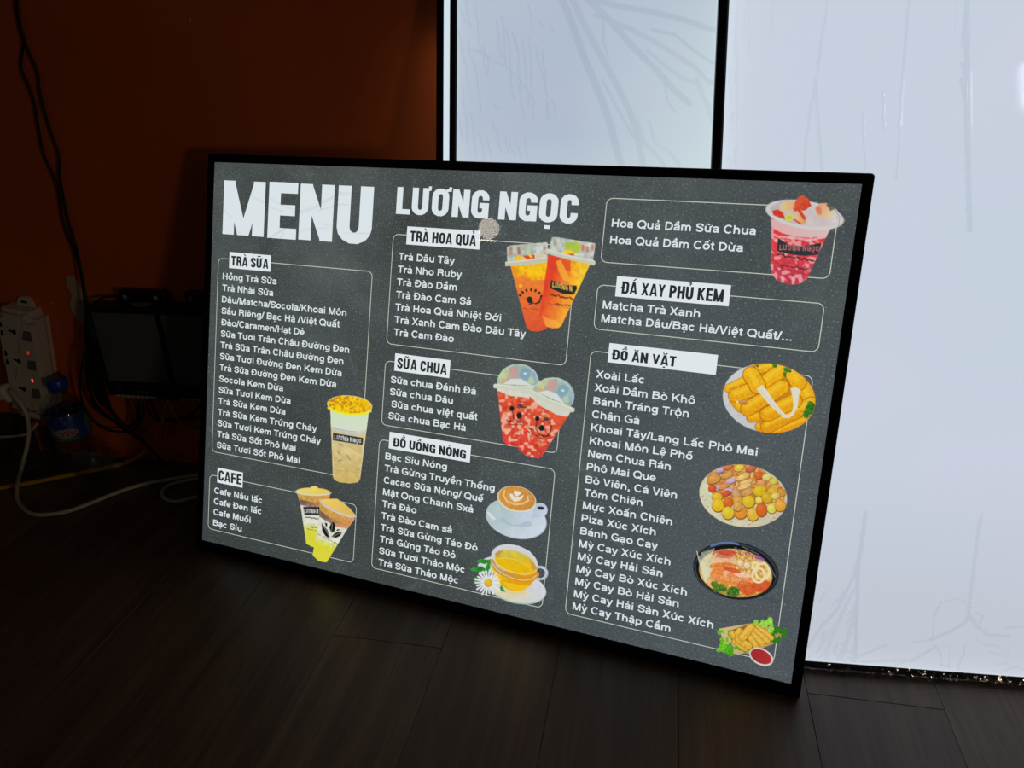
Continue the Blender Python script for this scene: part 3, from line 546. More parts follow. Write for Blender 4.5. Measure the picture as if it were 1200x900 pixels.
# ------------------------------------------------------------------ condensed heading letters (centre-line strokes)
def arc(cx, cy, rx, ry, a0, a1, n=7):
    return [(cx + rx * math.cos(math.radians(a0 + (a1 - a0) * i / n)), cy + ry * math.sin(math.radians(a0 + (a1 - a0) * i / n))) for i in range(n + 1)]
TH = .195
def glyph(ch, w=.53, th=TH):
    w = {'T': .47, 'S': .49, 'R': .52, 'P': .5, 'A': .55, 'C': .5, 'X': .54, 'V': .54, 'Y': .5}.get(ch, w)
    L = th / 2; Rr = w - L; T = 1 - th / 2 * .9; B = th / 2 * .9; r = (Rr - L) / 2; m = w / 2; ry = r * 1.15
    oval = arc(m, T - ry, r, ry, 0, 180) + arc(m, B + ry, r, ry, 180, 360)
    g = {
     'U': [[(L, 1)] + arc(m, B + ry, r, ry, 180, 360) + [(Rr, 1)]], 'O': [oval + [oval[0]]],
     'C': [[(Rr, .64)] + arc(m, T - ry, r, ry, 0, 180) + arc(m, B + ry, r, ry, 180, 360) + [(Rr, .36)]],
     'G': [[(Rr, .66)] + arc(m, T - ry, r, ry, 0, 180) + arc(m, B + ry, r, ry, 180, 360)[:-1] + [(Rr, .3), (Rr, .46)], [(m - .02, .46), (w, .46)], [(Rr, 0), (Rr, .5)]],
     'L': [[(L, 0), (L, 1)], [(0, B), (w * .86, B)]], 'E': [[(L, 0), (L, 1)], [(0, T), (w * .88, T)], [(0, .51), (w * .82, .51)], [(0, B), (w * .88, B)]],
     'F': [[(L, 0), (L, 1)], [(0, T), (w * .86, T)], [(0, .5), (w * .8, .5)]], 'T': [[(m, 0), (m, 1)], [(0, T), (w, T)]],
     'H': [[(L, 0), (L, 1)], [(Rr, 0), (Rr, 1)], [(L, .52), (Rr, .52)]], 'N': [[(L, 0), (L, 1)], [(Rr, 0), (Rr, 1)], [(L, 1), (Rr, 0)]],
     'R': [[(L, 0), (L, 1)], [(0, T)] + arc(m, (T + .5) / 2, r, (T - .5) / 2, 90, -90) + [(0, .5)], [(m, .5), (Rr, .36), (Rr + .01, 0)]],
     'P': [[(L, 0), (L, 1)], [(0, T)] + arc(m, (T + .46) / 2, r, (T - .46) / 2, 90, -90) + [(0, .46)]],
     'D': [[(L, 0), (L, 1)], [(0, T)] + arc(m, T - ry, r, ry, 90, 0) + arc(m, B + ry, r, ry, 0, -90) + [(0, B)]],
     'K': [[(L, 0), (L, 1)], [(L, .38), (Rr, 1)], [(m - .06, .55), (Rr + .02, 0)]], 'X': [[(L * .8, 0), (Rr, 1)], [(L * .8, 1), (Rr, 0)]],
     'Y': [[(L * .8, 1), (m, .42), (m, 0)], [(Rr + .02, 1), (m, .42)]], 'V': [[(L * .8, 1), (m, .02)], [(w - L * .8, 1), (m, .02)]],
     'A': [[(L * .8, 0), (m - .025, 1)], [(w - L * .8, 0), (m + .025, 1)], [(L, .24), (Rr, .24)]],
     'S': [[(Rr, .68)] + arc(m, T - ry, r, ry, 0, 180) + [(L, .66), (m, .5), (Rr, .36)] + arc(m, B + ry, r, ry, 0, -180) + [(L, .32)]],
    }
    if ch == 'M':
        W = .70; return W, [[(L, 0), (L, 1)], [(W - L, 0), (W - L, 1)], [(L, 1), (W / 2 - .01, 0)], [(W - L, 1), (W / 2 + .01, 0)]]
    if ch == 'Q': return w, g['O'] + [[(m + .02, .22), (Rr + .05, -.03)]]
    if ch == ' ': return w * .34, []
    return (w * .84 if ch in 'ELF' else w), g[ch]
def accent(k, w):
    m = w / 2
    return {'\u0300': [[(m - .14, 1.3), (m + .06, 1.1)]], '\u0301': [[(m + .14, 1.3), (m - .06, 1.1)]], '\u0309': [[(m - .09, 1.28), (m + .03, 1.32), (m + .07, 1.24), (m, 1.18), (m, 1.09)]],
            '\u0303': [[(m - .17, 1.13), (m - .07, 1.21), (m + .05, 1.15), (m + .15, 1.23)]], '\u0302': [[(m - .16, 1.08), (m, 1.22), (m + .16, 1.08)]],
            '\u0306': [[(m - .14, 1.22), (m - .07, 1.1), (m + .07, 1.1), (m + .14, 1.22)]], '\u0323': [[(m - .085, -.17), (m + .085, -.17)]],
            '\u031b': [[(w - .10, .93), (w + .02, .95), (w + .03, 1.07)]]}[k]
def heading_strokes(text):
    x = 0; out = []
    for ch in unicodedata.normalize('NFD', text.replace('Đ', '\x01')):
        if ch in '\u0300\u0301\u0309\u0303\u0302\u0306\u0323\u031b':
            lift = 0
            if ch in '\u0300\u0301\u0309' and stacked: lift = .14
            dx = .1 if (ch in '\u0300\u0301' and stacked) else 0
            out += [([(px + x0 + dx, py + lift) for px, py in s], .09 if ch != '\u0323' else .12) for s in accent(ch, wl_)]
            if ch in '\u0302\u0306': stacked = True
            if ch == '\u031b': x += .05
            continue
        stacked = False; dbar = ch == '\x01'; ww, S = glyph('D' if dbar else ch)
        if dbar: x += .04; S = S + [[(-.07, .51), (.25, .51)]]
        x0 = x; wl_ = ww
        for i, s in enumerate(S):
            thk = TH if not (dbar and i == len(S) - 1) else .1
            if (ch in 'NM' and i >= 2) or (ch in 'XVY') or (ch == 'K' and i) or (ch == 'A' and i < 2): thk = -TH * (.86 if ch in 'NM' else .8)
            if ch == 'A' and i == 2: thk = TH * .75
            out.append(([(px + x, py) for px, py in s], thk))
        x += ww + .062
    return out, x - .062
def stroke_mesh(strokes, sx, sy, ox, oy, z):
    vs, fs = [], []
    for pts, th in strokes:
        if th < 0:   # steep diagonal cut level at both ends
            b0 = len(vs); n = len(pts)
            for i, (a, b_) in enumerate(pts):
                j = min(i, n - 2); dx, dy = pts[j + 1][0] - pts[j][0], pts[j + 1][1] - pts[j][1]; hx = -th / 2 * math.hypot(dx, dy) / abs(dy)
                vs += [(ox + (a - hx) * sx, oy + b_ * sy, z), (ox + (a + hx) * sx, oy + b_ * sy, z)]
            fs += [(b0 + 2 * i, b0 + 2 * i + 1, b0 + 2 * i + 3, b0 + 2 * i + 2) for i in range(n - 1)]; continue
        P = [V((a, b_)) for a, b_ in pts]; P = [p for i, p in enumerate(P) if i == 0 or (p - P[i - 1]).length > 1e-4]; n = len(P); closed = n > 3 and (P[0] - P[-1]).length < 1e-6
        left, right = [], []
        for i in range(n):
            d0 = (P[i] - P[i - 1]) if i else ((P[0] - P[-2]) if closed else None); d1 = (P[i + 1] - P[i]) if i < n - 1 else ((P[1] - P[0]) if closed else None)
            d0 = d0.normalized() if d0 is not None and d0.length else None; d1 = d1.normalized() if d1 is not None and d1.length else None
            if d0 is None: d0 = d1
            if d1 is None: d1 = d0
            n0 = V((-d0.y, d0.x)); n1 = V((-d1.y, d1.x)); nn = n0 + n1; nn = nn.normalized() if nn.length > 1e-4 else n0
            k = min(1 / max(.35, nn.dot(n0)), 2.2); left.append(P[i] + nn * th / 2 * k); right.append(P[i] - nn * th / 2 * k)
        b0 = len(vs)
        for a, b_ in zip(left, right): vs += [(ox + a.x * sx, oy + a.y * sy, z), (ox + b_.x * sx, oy + b_.y * sy, z)]
        for i in range(n - 1): q = b0 + 2 * i; fs.append((q, q + 1, q + 3, q + 2))
    return vs, fs
def heading(name, text, x0, y0, x1, y1, z, mat, parent, clip=True):
    S, W = heading_strokes(text)
    if clip:   # steep diagonals end flat on base and cap line
        S = [([(a, min(max(b_, b_), 9)) for a, b_ in p], th) for p, th in S]
    sx = (x1 - x0) / W; sy = (y1 - y0)
    vs, fs = stroke_mesh(S, sx, sy, x0, y0, z)
    return from_np(name, vs, fs, mat, parent)

# ------------------------------------------------------------------ item text: a bold grotesque drawn as centre-line strokes (cap height 718)
def _sans():
    g = {}
    E = lambda cx, cy, rx, ry, a0=0, a1=360, n=16: arc(cx, cy, rx, ry, a0, a1, n)
    def ar(x0, x1): return [(x0, 300)] + E((x0 + x1) / 2, 300, (x1 - x0) / 2, 180, 180, 0, 8) + [(x1, 0)]
    g['a'] = (556, [[(88, 385), (110, 440)] + E(268, 385, 168, 96, 130, 0, 6) + [(436, 130), (448, 50), (475, 0)], [(436, 305), (330, 282), (210, 268), (120, 225), (92, 150), (125, 78), (215, 50), (320, 72), (405, 135), (436, 200)]])
    g['b'] = (611, [[(122, 0), (122, 718)], E(322, 266, 200, 214)]); g['d'] = (611, [[(489, 0), (489, 718)], E(289, 266, 200, 214)])
    g['p'] = (611, [[(122, -207), (122, 532)], E(322, 266, 200, 214)]); g['q'] = (611, [[(489, -207), (489, 532)], E(289, 266, 200, 214)])
    g['c'] = (556, [E(287, 266, 200, 214, 42, 318, 12)]); g['e'] = (556, [[(95, 238), (475, 238)], E(281, 266, 198, 214, -6, 314, 14)])
    g['f'] = (333, [[(330, 668), (250, 672), (185, 650), (162, 590), (162, 0)], [(14, 482), (312, 482)]])
    g['g'] = (611, [[(489, 532), (489, -10)] + E(294, -20, 195, 135, 0, -150, 8), E(289, 272, 200, 208)])
    g['n'] = (611, [[(122, 0), (122, 532)], ar(122, 488)]); g['h'] = (611, [[(122, 0), (122, 718)], ar(122, 488)])
    g['m'] = (889, [[(122, 0), (122, 532)], ar(122, 444), ar(444, 767)]); g['u'] = (611, [[(488, 0), (488, 532)], [(122, 532), (122, 232)] + E(305, 232, 183, 180, 180, 360, 8)])
    g['i'] = (278, [[(139, 0), (139, 532)], [(139, 610), (139, 718)]]); g['\x02'] = (278, [[(139, 0), (139, 532)]]); g['l'] = (278, [[(139, 0), (139, 718)]])
    g['k'] = (556, [[(122, 0), (122, 718)], [(110, 150), (470, 532), 'd'], [(265, 330), (478, 0), 'd']])
    g['o'] = (611, [E(305, 266, 214, 214)]); g['r'] = (389, [[(122, 0), (122, 532)], [(122, 300), (150, 410), (215, 462), (300, 478), (378, 472)]])
    g['s'] = (556, [[(478, 372), (445, 445), (370, 480), (270, 486), (160, 460), (112, 392), (145, 325), (270, 286), (400, 250), (462, 165), (425, 85), (340, 48), (268, 42), (140, 72), (88, 160)]])
    g['t'] = (333, [[(165, 680), (165, 130), (195, 66), (310, 52)], [(16, 482), (310, 482)]])
    g['v'] = (556, [[(75, 532), (262, 0), 'd'], [(481, 532), (294, 0), 'd']]); g['x'] = (556, [[(85, 532), (468, 0), 'd'], [(468, 532), (85, 0), 'd']])
    g['y'] = (556, [[(75, 532), (265, 10), 'd'], [(481, 532), (300, 20), (262, -80), (215, -150), (75, -148)]]); g['z'] = (500, [[(40, 482), (455, 482)], [(385, 470), (112, 60), 'd'], [(40, 50), (462, 50)]])
    g['H'] = (722, [[(131, 0), (131, 718)], [(591, 0), (591, 718)], [(131, 374), (591, 374)]]); g['B'] = (722, [[(131, 0), (131, 718)], [(75, 662), (400, 662)] + E(420, 528, 165, 134, 80, -90, 7) + [(75, 394)], [(400, 394)] + E(430, 225, 180, 169, 85, -90, 7) + [(75, 56)]])
    g['C'] = (722, [E(382, 359, 282, 318, 40, 320, 14)]); g['G'] = (778, [E(390, 359, 290, 318, 42, 320, 14) + [(660, 240), (672, 350)], [(400, 334), (728, 334)], [(676, 0), (676, 380)]])
    g['D'] = (722, [[(131, 0), (131, 718)], [(75, 660), (330, 660)] + E(330, 359, 290, 301, 90, -90, 10) + [(75, 58)]]); g['\x01'] = (722, g['D'][1] + [[(0, 374), (360, 374)]])
    g['K'] = (722, [[(131, 0), (131, 718)], [(120, 200), (620, 718), 'd'], [(300, 430), (640, 0), 'd']]); g['L'] = (611, [[(131, 0), (131, 718)], [(80, 56), (578, 56)]])
    g['M'] = (833, [[(125, 0), (125, 718)], [(708, 0), (708, 718)], [(150, 718), (400, 0), 'd'], [(683, 718), (433, 0), 'd']]); g['N'] = (722, [[(127, 0), (127, 718)], [(595, 0), (595, 718)], [(140, 718), (582, 0), 'd']])
    g['O'] = (778, [E(389, 359, 318, 318)]); g['Q'] = (778, [E(389, 359, 318, 318), [(440, 190), (705, -10)]]); g['P'] = (667, [[(131, 0), (131, 718)], [(75, 660)] + [(400, 660)] + E(410, 490, 165, 170, 85, -90, 8) + [(75, 320)]])
    g['R'] = (722, [[(131, 0), (131, 718)], [(75, 660), (420, 660)] + E(435, 520, 165, 140, 85, -90, 8) + [(75, 368)], [(440, 368), (560, 320), (590, 200), (600, 60), (640, 0)]])
    g['S'] = (667, [[(585, 490), (555, 600), (450, 660), (335, 672), (190, 640), (118, 540), (150, 440), (300, 390), (450, 350), (560, 280), (575, 180), (510, 90), (400, 50), (330, 44), (180, 80), (95, 215)]])
    g['T'] = (611, [[(305, 0), (305, 718)], [(15, 660), (596, 660)]]); g['V'] = (667, [[(85, 718), (315, 0), 'd'], [(582, 718), (352, 0), 'd']]); g['X'] = (667, [[(90, 718), (580, 0), 'd'], [(580, 718), (90, 0), 'd']])
    g['/'] = (278, [[(25, -20), (253, 738), 'd']]); g['.'] = (278, [[(139, 0), (139, 118)]]); g[','] = (278, [[(139, 0), (139, 118)], [(165, 60), (150, -70), (90, -140)]]); g[' '] = (278, [])
    g['F'] = (611, [[(131, 0), (131, 718)], [(80, 660), (580, 660)], [(80, 360), (530, 360)]]); g['W'] = (900, [[(70, 718), (250, 0), 'd'], [(450, 718), (270, 0), 'd'], [(450, 718), (630, 0), 'd'], [(830, 718), (650, 0), 'd']]); g['E'] = (667, g['F'][1][:2] + [[(80, 374), (570, 374)], [(80, 56), (600, 56)]])
    g['U'] = (722, [[(131, 718), (131, 270)] + E(361, 270, 230, 226, 180, 360, 8) + [(591, 718)]]); g['A'] = (722, [[(75, 0), (340, 718), 'd'], [(647, 0), (382, 718), 'd'], [(190, 210), (530, 210)]]); g['V'] = g['V']
    return g
SANS = _sans()
def sans_strokes(text, st=112):
    x = 0; out = []; T = unicodedata.normalize('NFD', text.replace('Đ', '\x01')); up = '\u0300\u0301\u0309\u0303\u0302\u0306'
    for k, ch in enumerate(T):
        if ch in up + '\u0323\u031b':
            m = cx; b = 600; hi = 90 if stacked and ch in '\u0300\u0301\u0309' else 0; sx = 120 if hi and ch != '\u0309' else (60 if hi else 0)
            if ch == '\u0300' : sx = 120 if hi else 0
            A_ = {'\u0300': [(m - 110 + sx, b + 150), (m + 40 + sx, b + 10)], '\u0301': [(m + 110 + sx, b + 150), (m - 40 + sx, b + 10)], '\u0309': [(m - 60 + sx, b + 130), (m + 20 + sx, b + 165), (m + 60 + sx, b + 110), (m + 5 + sx, b + 60), (m + 5 + sx, b)],
                  '\u0303': [(m - 150, b + 30), (m - 70, b + 110), (m + 60, b + 40), (m + 150, b + 120)], '\u0302': [(m - 130, b), (m, b + 125), (m + 130, b)], '\u0306': [(m - 130, b + 120), (m - 70, b + 20), (m + 70, b + 20), (m + 130, b + 120)],
                  '\u0323': [(m - 60, -150), (m + 60, -150)], '\u031b': [(rx_ - 60, 470), (rx_ + 30, 500), (rx_ + 60, 610)]}[ch]
            out.append(([(a, b_ + hi) for a, b_ in A_], 82 if ch != '\u0323' else 118))
            if ch in '\u0302\u0306': stacked = True
            if ch == '\u031b': x += 45
            continue
        stacked = False
        if ch == 'i' and k + 1 < len(T) and T[k + 1] in up: ch = '\x02'
        adv, S = SANS[ch]; cx = x + adv / 2; rx_ = x + adv - 60
        for s_ in S:
            fl = s_[-1] == 'd'; p = s_[:-1] if fl else s_; out.append(([(a + x, b_) for a, b_ in p], -st * .97 if fl else (st if ch != '/' else 80)))
        x += adv
    return out
def text_mesh(text, name, mat, parent, x0, y, x1, cap, z, bold=0, flip=False, st=126):
    S = sans_strokes(text.strip(), st); vs, fs = stroke_mesh(S, 1., 1., 0, 0, 0); a = np.array(vs); k = (x1 - x0) / (a[:, 0].max() - a[:, 0].min()); s = cap / 718.
    a[:, 0] = x0 + (a[:, 0] - a[:, 0].min()) * k; a[:, 1] = y + a[:, 1] * s; a[:, 2] = z
    if flip: a[:, 0] = x0 + x1 - a[:, 0]; a[:, 1] = 2 * y - a[:, 1]
    return from_np(name, a, fs, mat, parent)

# ------------------------------------------------------------------ flat print painter
RNG = np.random.default_rng(7)
def value_noise(shape, cell, rng):
    h, w_ = shape; gh, gw = int(h / cell) + 3, int(w_ / cell) + 3; g = rng.random((gh, gw))
    y = np.arange(h) / cell; x = np.arange(w_) / cell; yi = y.astype(int); xi = x.astype(int); fy = (y - yi)[:, None]; fx = (x - xi)[None]
    fy = fy * fy * (3 - 2 * fy); fx = fx * fx * (3 - 2 * fx)
    return (g[np.ix_(yi, xi)] * (1 - fy) * (1 - fx) + g[np.ix_(yi + 1, xi)] * fy * (1 - fx) + g[np.ix_(yi, xi + 1)] * (1 - fy) * fx + g[np.ix_(yi + 1, xi + 1)] * fy * fx)
class Art:
    def __init__(s, x0, y0, x1, y1, step):
        s.xs = np.arange(x0, x1 + step, step); s.ys = np.arange(y0, y1 + step, step); s.st = step
        s.X, s.Y = np.meshgrid(s.xs, s.ys); s.C = np.zeros(s.X.shape + (3,)); s.A = np.zeros(s.X.shape); s.clip = None
    def nz(s, cell): return value_noise(s.X.shape, cell / s.st, RNG)
    def put(s, cov, col, alpha=1., paint_only=False):
        cov = np.clip(cov, 0, 1) * alpha
        if s.clip is not None: cov = cov * s.clip
        if paint_only: cov = cov * (s.A > .5)
        s.C[:] = s.C * (1 - cov[..., None]) + s.col(col) * cov[..., None]; s.A[:] = s.A + cov * (1 - s.A) if not paint_only else s.A
        return cov
    def col(s, c_):
        if isinstance(c_, dict):   # gradient {'a':rgb,'b':rgb,'p':(x,y),'q':(x,y)} + texture
            p, q = c_.get('p', (0, 0)), c_.get('q', (1, 0)); d = (q[0] - p[0], q[1] - p[1]); t_ = np.clip(((s.X - p[0]) * d[0] + (s.Y - p[1]) * d[1]) / (d[0] ** 2 + d[1] ** 2), 0, 1)
            o = np.array(c_['a'], float) * (1 - t_[..., None]) + np.array(c_.get('b', c_['a']), float) * t_[..., None]
            if 'n' in c_:
                amp, cell = c_['n'][:2]; o = o * (1 + amp * (s.nz(cell)[..., None] - .5) * 2)
                if len(c_['n']) > 2: m = np.clip((s.nz(cell * 1.3) - c_['n'][3]) / .12, 0, 1)[..., None]; o = o * (1 - m) + np.array(c_['n'][2], float) * m
            return o
        return np.array(c_, float)
    def ell_cov(s, cx, cy, rx, ry, rot=0):
        a = math.radians(rot); dx, dy = s.X - cx, s.Y - cy; u = dx * math.cos(a) + dy * math.sin(a); v = -dx * math.sin(a) + dy * math.cos(a)
        k = np.sqrt((u / rx) ** 2 + (v / ry) ** 2); return np.clip(.5 - (k - 1) * min(rx, ry) / s.st / 1.3, 0, 1)
    def ell(s, cx, cy, rx, ry, col, rot=0, alpha=1., **k): return s.put(s.ell_cov(cx, cy, rx, ry, rot), col, alpha, **k)
    def poly_cov(s, pts):
        n = len(pts); ins = np.zeros(s.X.shape, bool); dist = np.full(s.X.shape, 1e9)
        for i in range(n):
            (x1, y1), (x2, y2) = pts[i], pts[(i + 1) % n]
            if y1 != y2: ins ^= ((s.Y < y1) != (s.Y < y2)) & (s.X < (x2 - x1) * (s.Y - y1) / (y2 - y1) + x1)
            dist = np.minimum(dist, s.seg(x1, y1, x2, y2))
        return np.clip(.5 + np.where(ins, dist, -dist) / s.st / 1.3, 0, 1)
    def seg(s, x1, y1, x2, y2):
        dx, dy = x2 - x1, y2 - y1; t_ = np.clip(((s.X - x1) * dx + (s.Y - y1) * dy) / (dx * dx + dy * dy + 1e-9), 0, 1)
        return np.hypot(s.X - x1 - t_ * dx, s.Y - y1 - t_ * dy)
    def poly(s, pts, col, alpha=1., **k): return s.put(s.poly_cov(pts), col, alpha, **k)
    def line(s, pts, w_, col, alpha=1., **k):
        d = np.full(s.X.shape, 1e9)
        for a, b_ in zip(pts, pts[1:]): d = np.minimum(d, s.seg(*a, *b_))
        return s.put(np.clip(.5 + (w_ / 2 - d) / s.st / 1.3, 0, 1), col, alpha, **k)
    def capsule(s, x1, y1, x2, y2, r, col, hi=None, edge=None):
        d = s.seg(x1, y1, x2, y2)
        if edge is not None: s.put(np.clip(.5 + (r * 1.1 - d) / s.st / 1.3, 0, 1), edge)
        c_ = s.put(np.clip(.5 + (r - d) / s.st / 1.3, 0, 1), col)
        if hi is not None: s.put(np.clip(1 - s.seg(x1 - r * .15, y1 - r * .35, x2 - r * .15, y2 - r * .35) / (r * .65), 0, 1) * c_, hi, .75)
    def blob(s, cx, cy, r, col, hi, edge, ry=None, rot=0):
        ry = ry or r; s.ell(cx + r * .05, cy + r * .1, r * 1.08, ry * 1.08, edge, rot); k = s.ell(cx, cy, r, ry, col, rot)
        s.put(np.clip(1 - np.hypot((s.X - cx + r * .25) / r, (s.Y - cy + ry * .3) / ry) / .75, 0, 1) * k, hi, .85)
    def word(s, text, x, y, sx, sy, th, col, ax=(1, 0), ay=(0, 1), cover=None):
        S, W = heading_strokes(text)
        for pts, _ in S: s.line([(x + p * sx * ax[0] - q * sy * ay[0], y + p * sx * ax[1] - q * sy * ay[1]) for p, q in pts], th, col, paint_only=True)
    def squiggle(s, x0, y0, x1, y1, h, col, n=14, th=4, alpha=.8):
        pts = []
        for i in range(n + 1):
            t_ = i / n; pts.append((x0 + (x1 - x0) * t_, y0 + (y1 - y0) * t_ + (RNG.random() - .5) * h * 2))
        for i in range(n):
            if RNG.random() > .18: s.line(pts[i:i + 2], th, col, alpha, paint_only=True)
    def build(s, name, fr, z, parent, label):
        ou, ov, xu, xv, yu, yv = fr; u = ou + s.X * xu + s.Y * yu; v = ov + s.X * xv + s.Y * yv
        h, w_ = s.X.shape; keep = s.A > .02; fk = keep[:-1, :-1] | keep[1:, :-1] | keep[:-1, 1:] | keep[1:, 1:]
        idx = np.arange(h * w_).reshape(h, w_); q = np.stack([idx[:-1, :-1], idx[1:, :-1], idx[1:, 1:], idx[:-1, 1:]], -1)[fk]
        used = np.unique(q); rm = np.full(h * w_, -1); rm[used] = np.arange(len(used)); q = rm[q]
        V_ = np.stack([u.ravel(), v.ravel(), np.full(h * w_, z)], 1)[used]
        # spread colour slightly past the cut-out so that the soft rim keeps its hue
        C = s.C.copy(); nzm = s.A > .02; C[nzm] = C[nzm] / np.maximum(s.A[nzm][:, None], .02)
        C = lin(np.clip(C, 0, 255)); cols = np.concatenate([C.reshape(-1, 3), s.A.reshape(-1, 1)], 1)[used]
        o = from_np(name, V_, q, M['print'], parent, attrs=[('print', 'FLOAT_COLOR', cols)]); tag(o, label); return o

# ------------------------------------------------------------------ clear film with folds
def film(name, us, vs_, folds, amp, mat, parent, z, seed, soft=.0004):
    U2, V2 = np.meshgrid(us, vs_); H = np.zeros(U2.shape); Fd = np.zeros(U2.shape); rng = np.random.default_rng(seed)
    for pts, w_, st in folds:
        hw = w_ * (.0011 / 3.333) * .5 + .0003
        for a, b_ in zip(pts, pts[1:]):
            i0, i1 = np.searchsorted(us, [min(a[0], b_[0]) - 4 * hw, max(a[0], b_[0]) + 4 * hw]); j0, j1 = np.searchsorted(vs_, [min(a[1], b_[1]) - 4 * hw, max(a[1], b_[1]) + 4 * hw])
            if i1 <= i0 or j1 <= j0: continue
            u_, v_ = U2[j0:j1, i0:i1], V2[j0:j1, i0:i1]; dx, dy = b_[0] - a[0], b_[1] - a[1]
            t_ = np.clip(((u_ - a[0]) * dx + (v_ - a[1]) * dy) / (dx * dx + dy * dy + 1e-12), 0, 1); d = np.hypot(u_ - a[0] - t_ * dx, v_ - a[1] - t_ * dy)
            Fd[j0:j1, i0:i1] = np.maximum(Fd[j0:j1, i0:i1], np.clip((hw - d) / .0006 + .6, 0, 1) * st)
            H[j0:j1, i0:i1] = np.maximum(H[j0:j1, i0:i1], amp * st * np.exp(-(d / hw) ** 2))
    n = len(us); m = len(vs_); q = np.arange(n * m).reshape(m, n); Fc = np.stack([q[:-1, :-1], q[:-1, 1:], q[1:, 1:], q[1:, :-1]], -1).reshape(-1, 4)
    Vt = np.stack([U2.ravel(), V2.ravel(), z + H.ravel()], 1)
    return from_np(name, Vt, Fc, mat, parent, smooth=True, attrs=[('fold', 'FLOAT', Fd.ravel())])

# ------------------------------------------------------------------ the setting: wall and floor
Wd = D['wall']; wall_mat = basis(Wd['a'], (0, 0, 1), tuple(-x for x in Wd['n']), Wd['p'])   # x along wall, y up, z out of the wall
me_grid = bmesh.new(); bmesh.ops.create_grid(me_grid, x_segments=2, y_segments=2, size=1)
for v in me_grid.verts: v.co = V((v.co.x * 2.6 + .5, v.co.y * 1.36 + 1.34, 0))
wall = from_bm('wall_back', me_grid, M['wall']); wall.matrix_world = wall_mat; tag(wall, 'orange painted wall behind the light boxes', None, None, 'structure')
prism('plaster_patch', [(x, y) for x, y in D['patch']], 0, .0025, M['plaster'], wall, .001)['label'] = 'pale strip of wall filler'
t = D['hole'][0]
for px, pz in (t, (.12 - .6, .62), (-.05, .75)):
    lathe('wall_dent', [(.0005, .0002), (.0028, .0004), (.002, .001), (.0006, .0007)], M['plaster'], wall, 12).location = (px, pz, 0)
boxo('skirting', -2.0, 3.0, -.0048, .001, .0, .005, M['backing'], wall)['label'] = 'thin grey strip along the foot of the wall'

floor = boxo('floor', -2.6, 2.6, -2.2, 2.2, -.035, -.013, M['subfloor']); tag(floor, 'dark wood-look plank floor', None, None, 'structure')
fa = math.radians(-11.75); ex = V((math.cos(fa), math.sin(fa), 0)); ey = V((-math.sin(fa), math.cos(fa), 0)); org = V((.3398, .6738, 0))
PW = .1502; PLN = 1.2; stag = [0, .42, .80, .27]
pm = {}
for i in range(-12, 9):
    x0 = i * PW; o0 = stag[i % 4]
    for k in range(-3, 2):
        y0 = o0 + k * PLN; y1 = y0 + PLN
        pmin = org + ex * x0 + ey * y0
        # stop at the wall
        ylim = None
        for corner in (x0, x0 + PW):
            b0 = org + ex * corner; nn = V(Wd['n']); s_ = (V(Wd['p']) - b0).dot(nn) / ey.dot(nn); ylim = s_ if ylim is None else min(ylim, s_)
        y1 = min(y1, ylim - .001)
        if y1 - y0 < .02 or y1 < -1.35: continue
        y0 = max(y0, -1.6)
        key = round(y1 - y0, 3)
        if key not in pm:
            bm = bmesh.new(); box_bm(bm, .0002, PW - .0002, .0002, key - .0002, -.013, -.005, .0004, 1)
            pm[key] = bpy.data.meshes.new('plank'); bm.to_mesh(pm[key]); bm.free(); pm[key].materials.append(M['plank'])
        o = bpy.data.objects.new('plank', pm[key]); COL.objects.link(o); o.parent = floor
        o.matrix_local = Matrix.Translation(org + ex * x0 + ey * y0) @ Matrix.Rotation(fa, 4, 'Z')

# ------------------------------------------------------------------ light boxes
def frame_bars(parent, x0, x1, y0, y1, bz, zb, zf, mat, cor=.003, name='frame', low=None):
    low = bz if low is None else low
    bm = bmesh.new()   # one mitred ring with rounded outer corners and a small inner lip
    def ring(ins, z, rad):
        pts = []
        lo_ = ins if ins < .003 else ins + low - bz
        for cx, cy, a0 in ((x1 - ins - rad, y1 - ins - rad, 0), (x0 + ins + rad, y1 - ins - rad, 90), (x0 + ins + rad, y0 + lo_ + rad, 180), (x1 - ins - rad, y0 + lo_ + rad, 270)):
            for j in range(5): a = math.radians(a0 + j * 22.5); pts.append(bm.verts.new((cx + rad * math.cos(a), cy + rad * math.sin(a), z)))
        return pts
    R = [ring(0, zb, cor), ring(0, zf - .0012, cor), ring(.0012, zf, cor), ring(bz - .002, zf, .0005), ring(bz, zf - .0012, .0003), ring(bz, zb, .0003)]
    for A, B in zip(R, R[1:] + R[:1]):
        for j in range(20): bm.faces.new((A[j], A[(j + 1) % 20], B[(j + 1) % 20], B[j]))
    bmesh.ops.recalc_face_normals(bm, faces=bm.faces)
    return from_bm(name, bm, mat, parent)

B_ = D['boxes']
def light_box(p, W, H, bz, thick, mat, label, low=None, lift=-.0027):
    """local x along the box, y up its face, origin at inner lower-left, z=0 the lit panel"""
    r = empty('light_box', basis(B_['a'], B_['b'], B_['n'], p)); tag(r, label, 'light box', 'blank white light boxes leaning on the wall')
    low = low or bz
    frame_bars(r, -bz, W + bz, lift, H + bz, bz, -.008, .0025, M['frame'], low=low)
    pn_ = boxo('lit_panel', 0, W, lift + low, H, -.002, 0, mat, r)
    boxo('back_sheet', .004, W - .004, lift + .015, H - .004, -thick, -.0075, M['backing'], r)
    return r
m3 = lit_panel('lit_white_panel_large', .574, .92, ((201, 212, 226), (206, 211, 227)), (218, 230, 240), .7, (195, 200, 212), .016)
b3 = light_box(B_['p3'], .574, .92, .0118, .016, m3, 'largest blank white light box, behind the right end of the menu board', B_['v3'] + .0027)
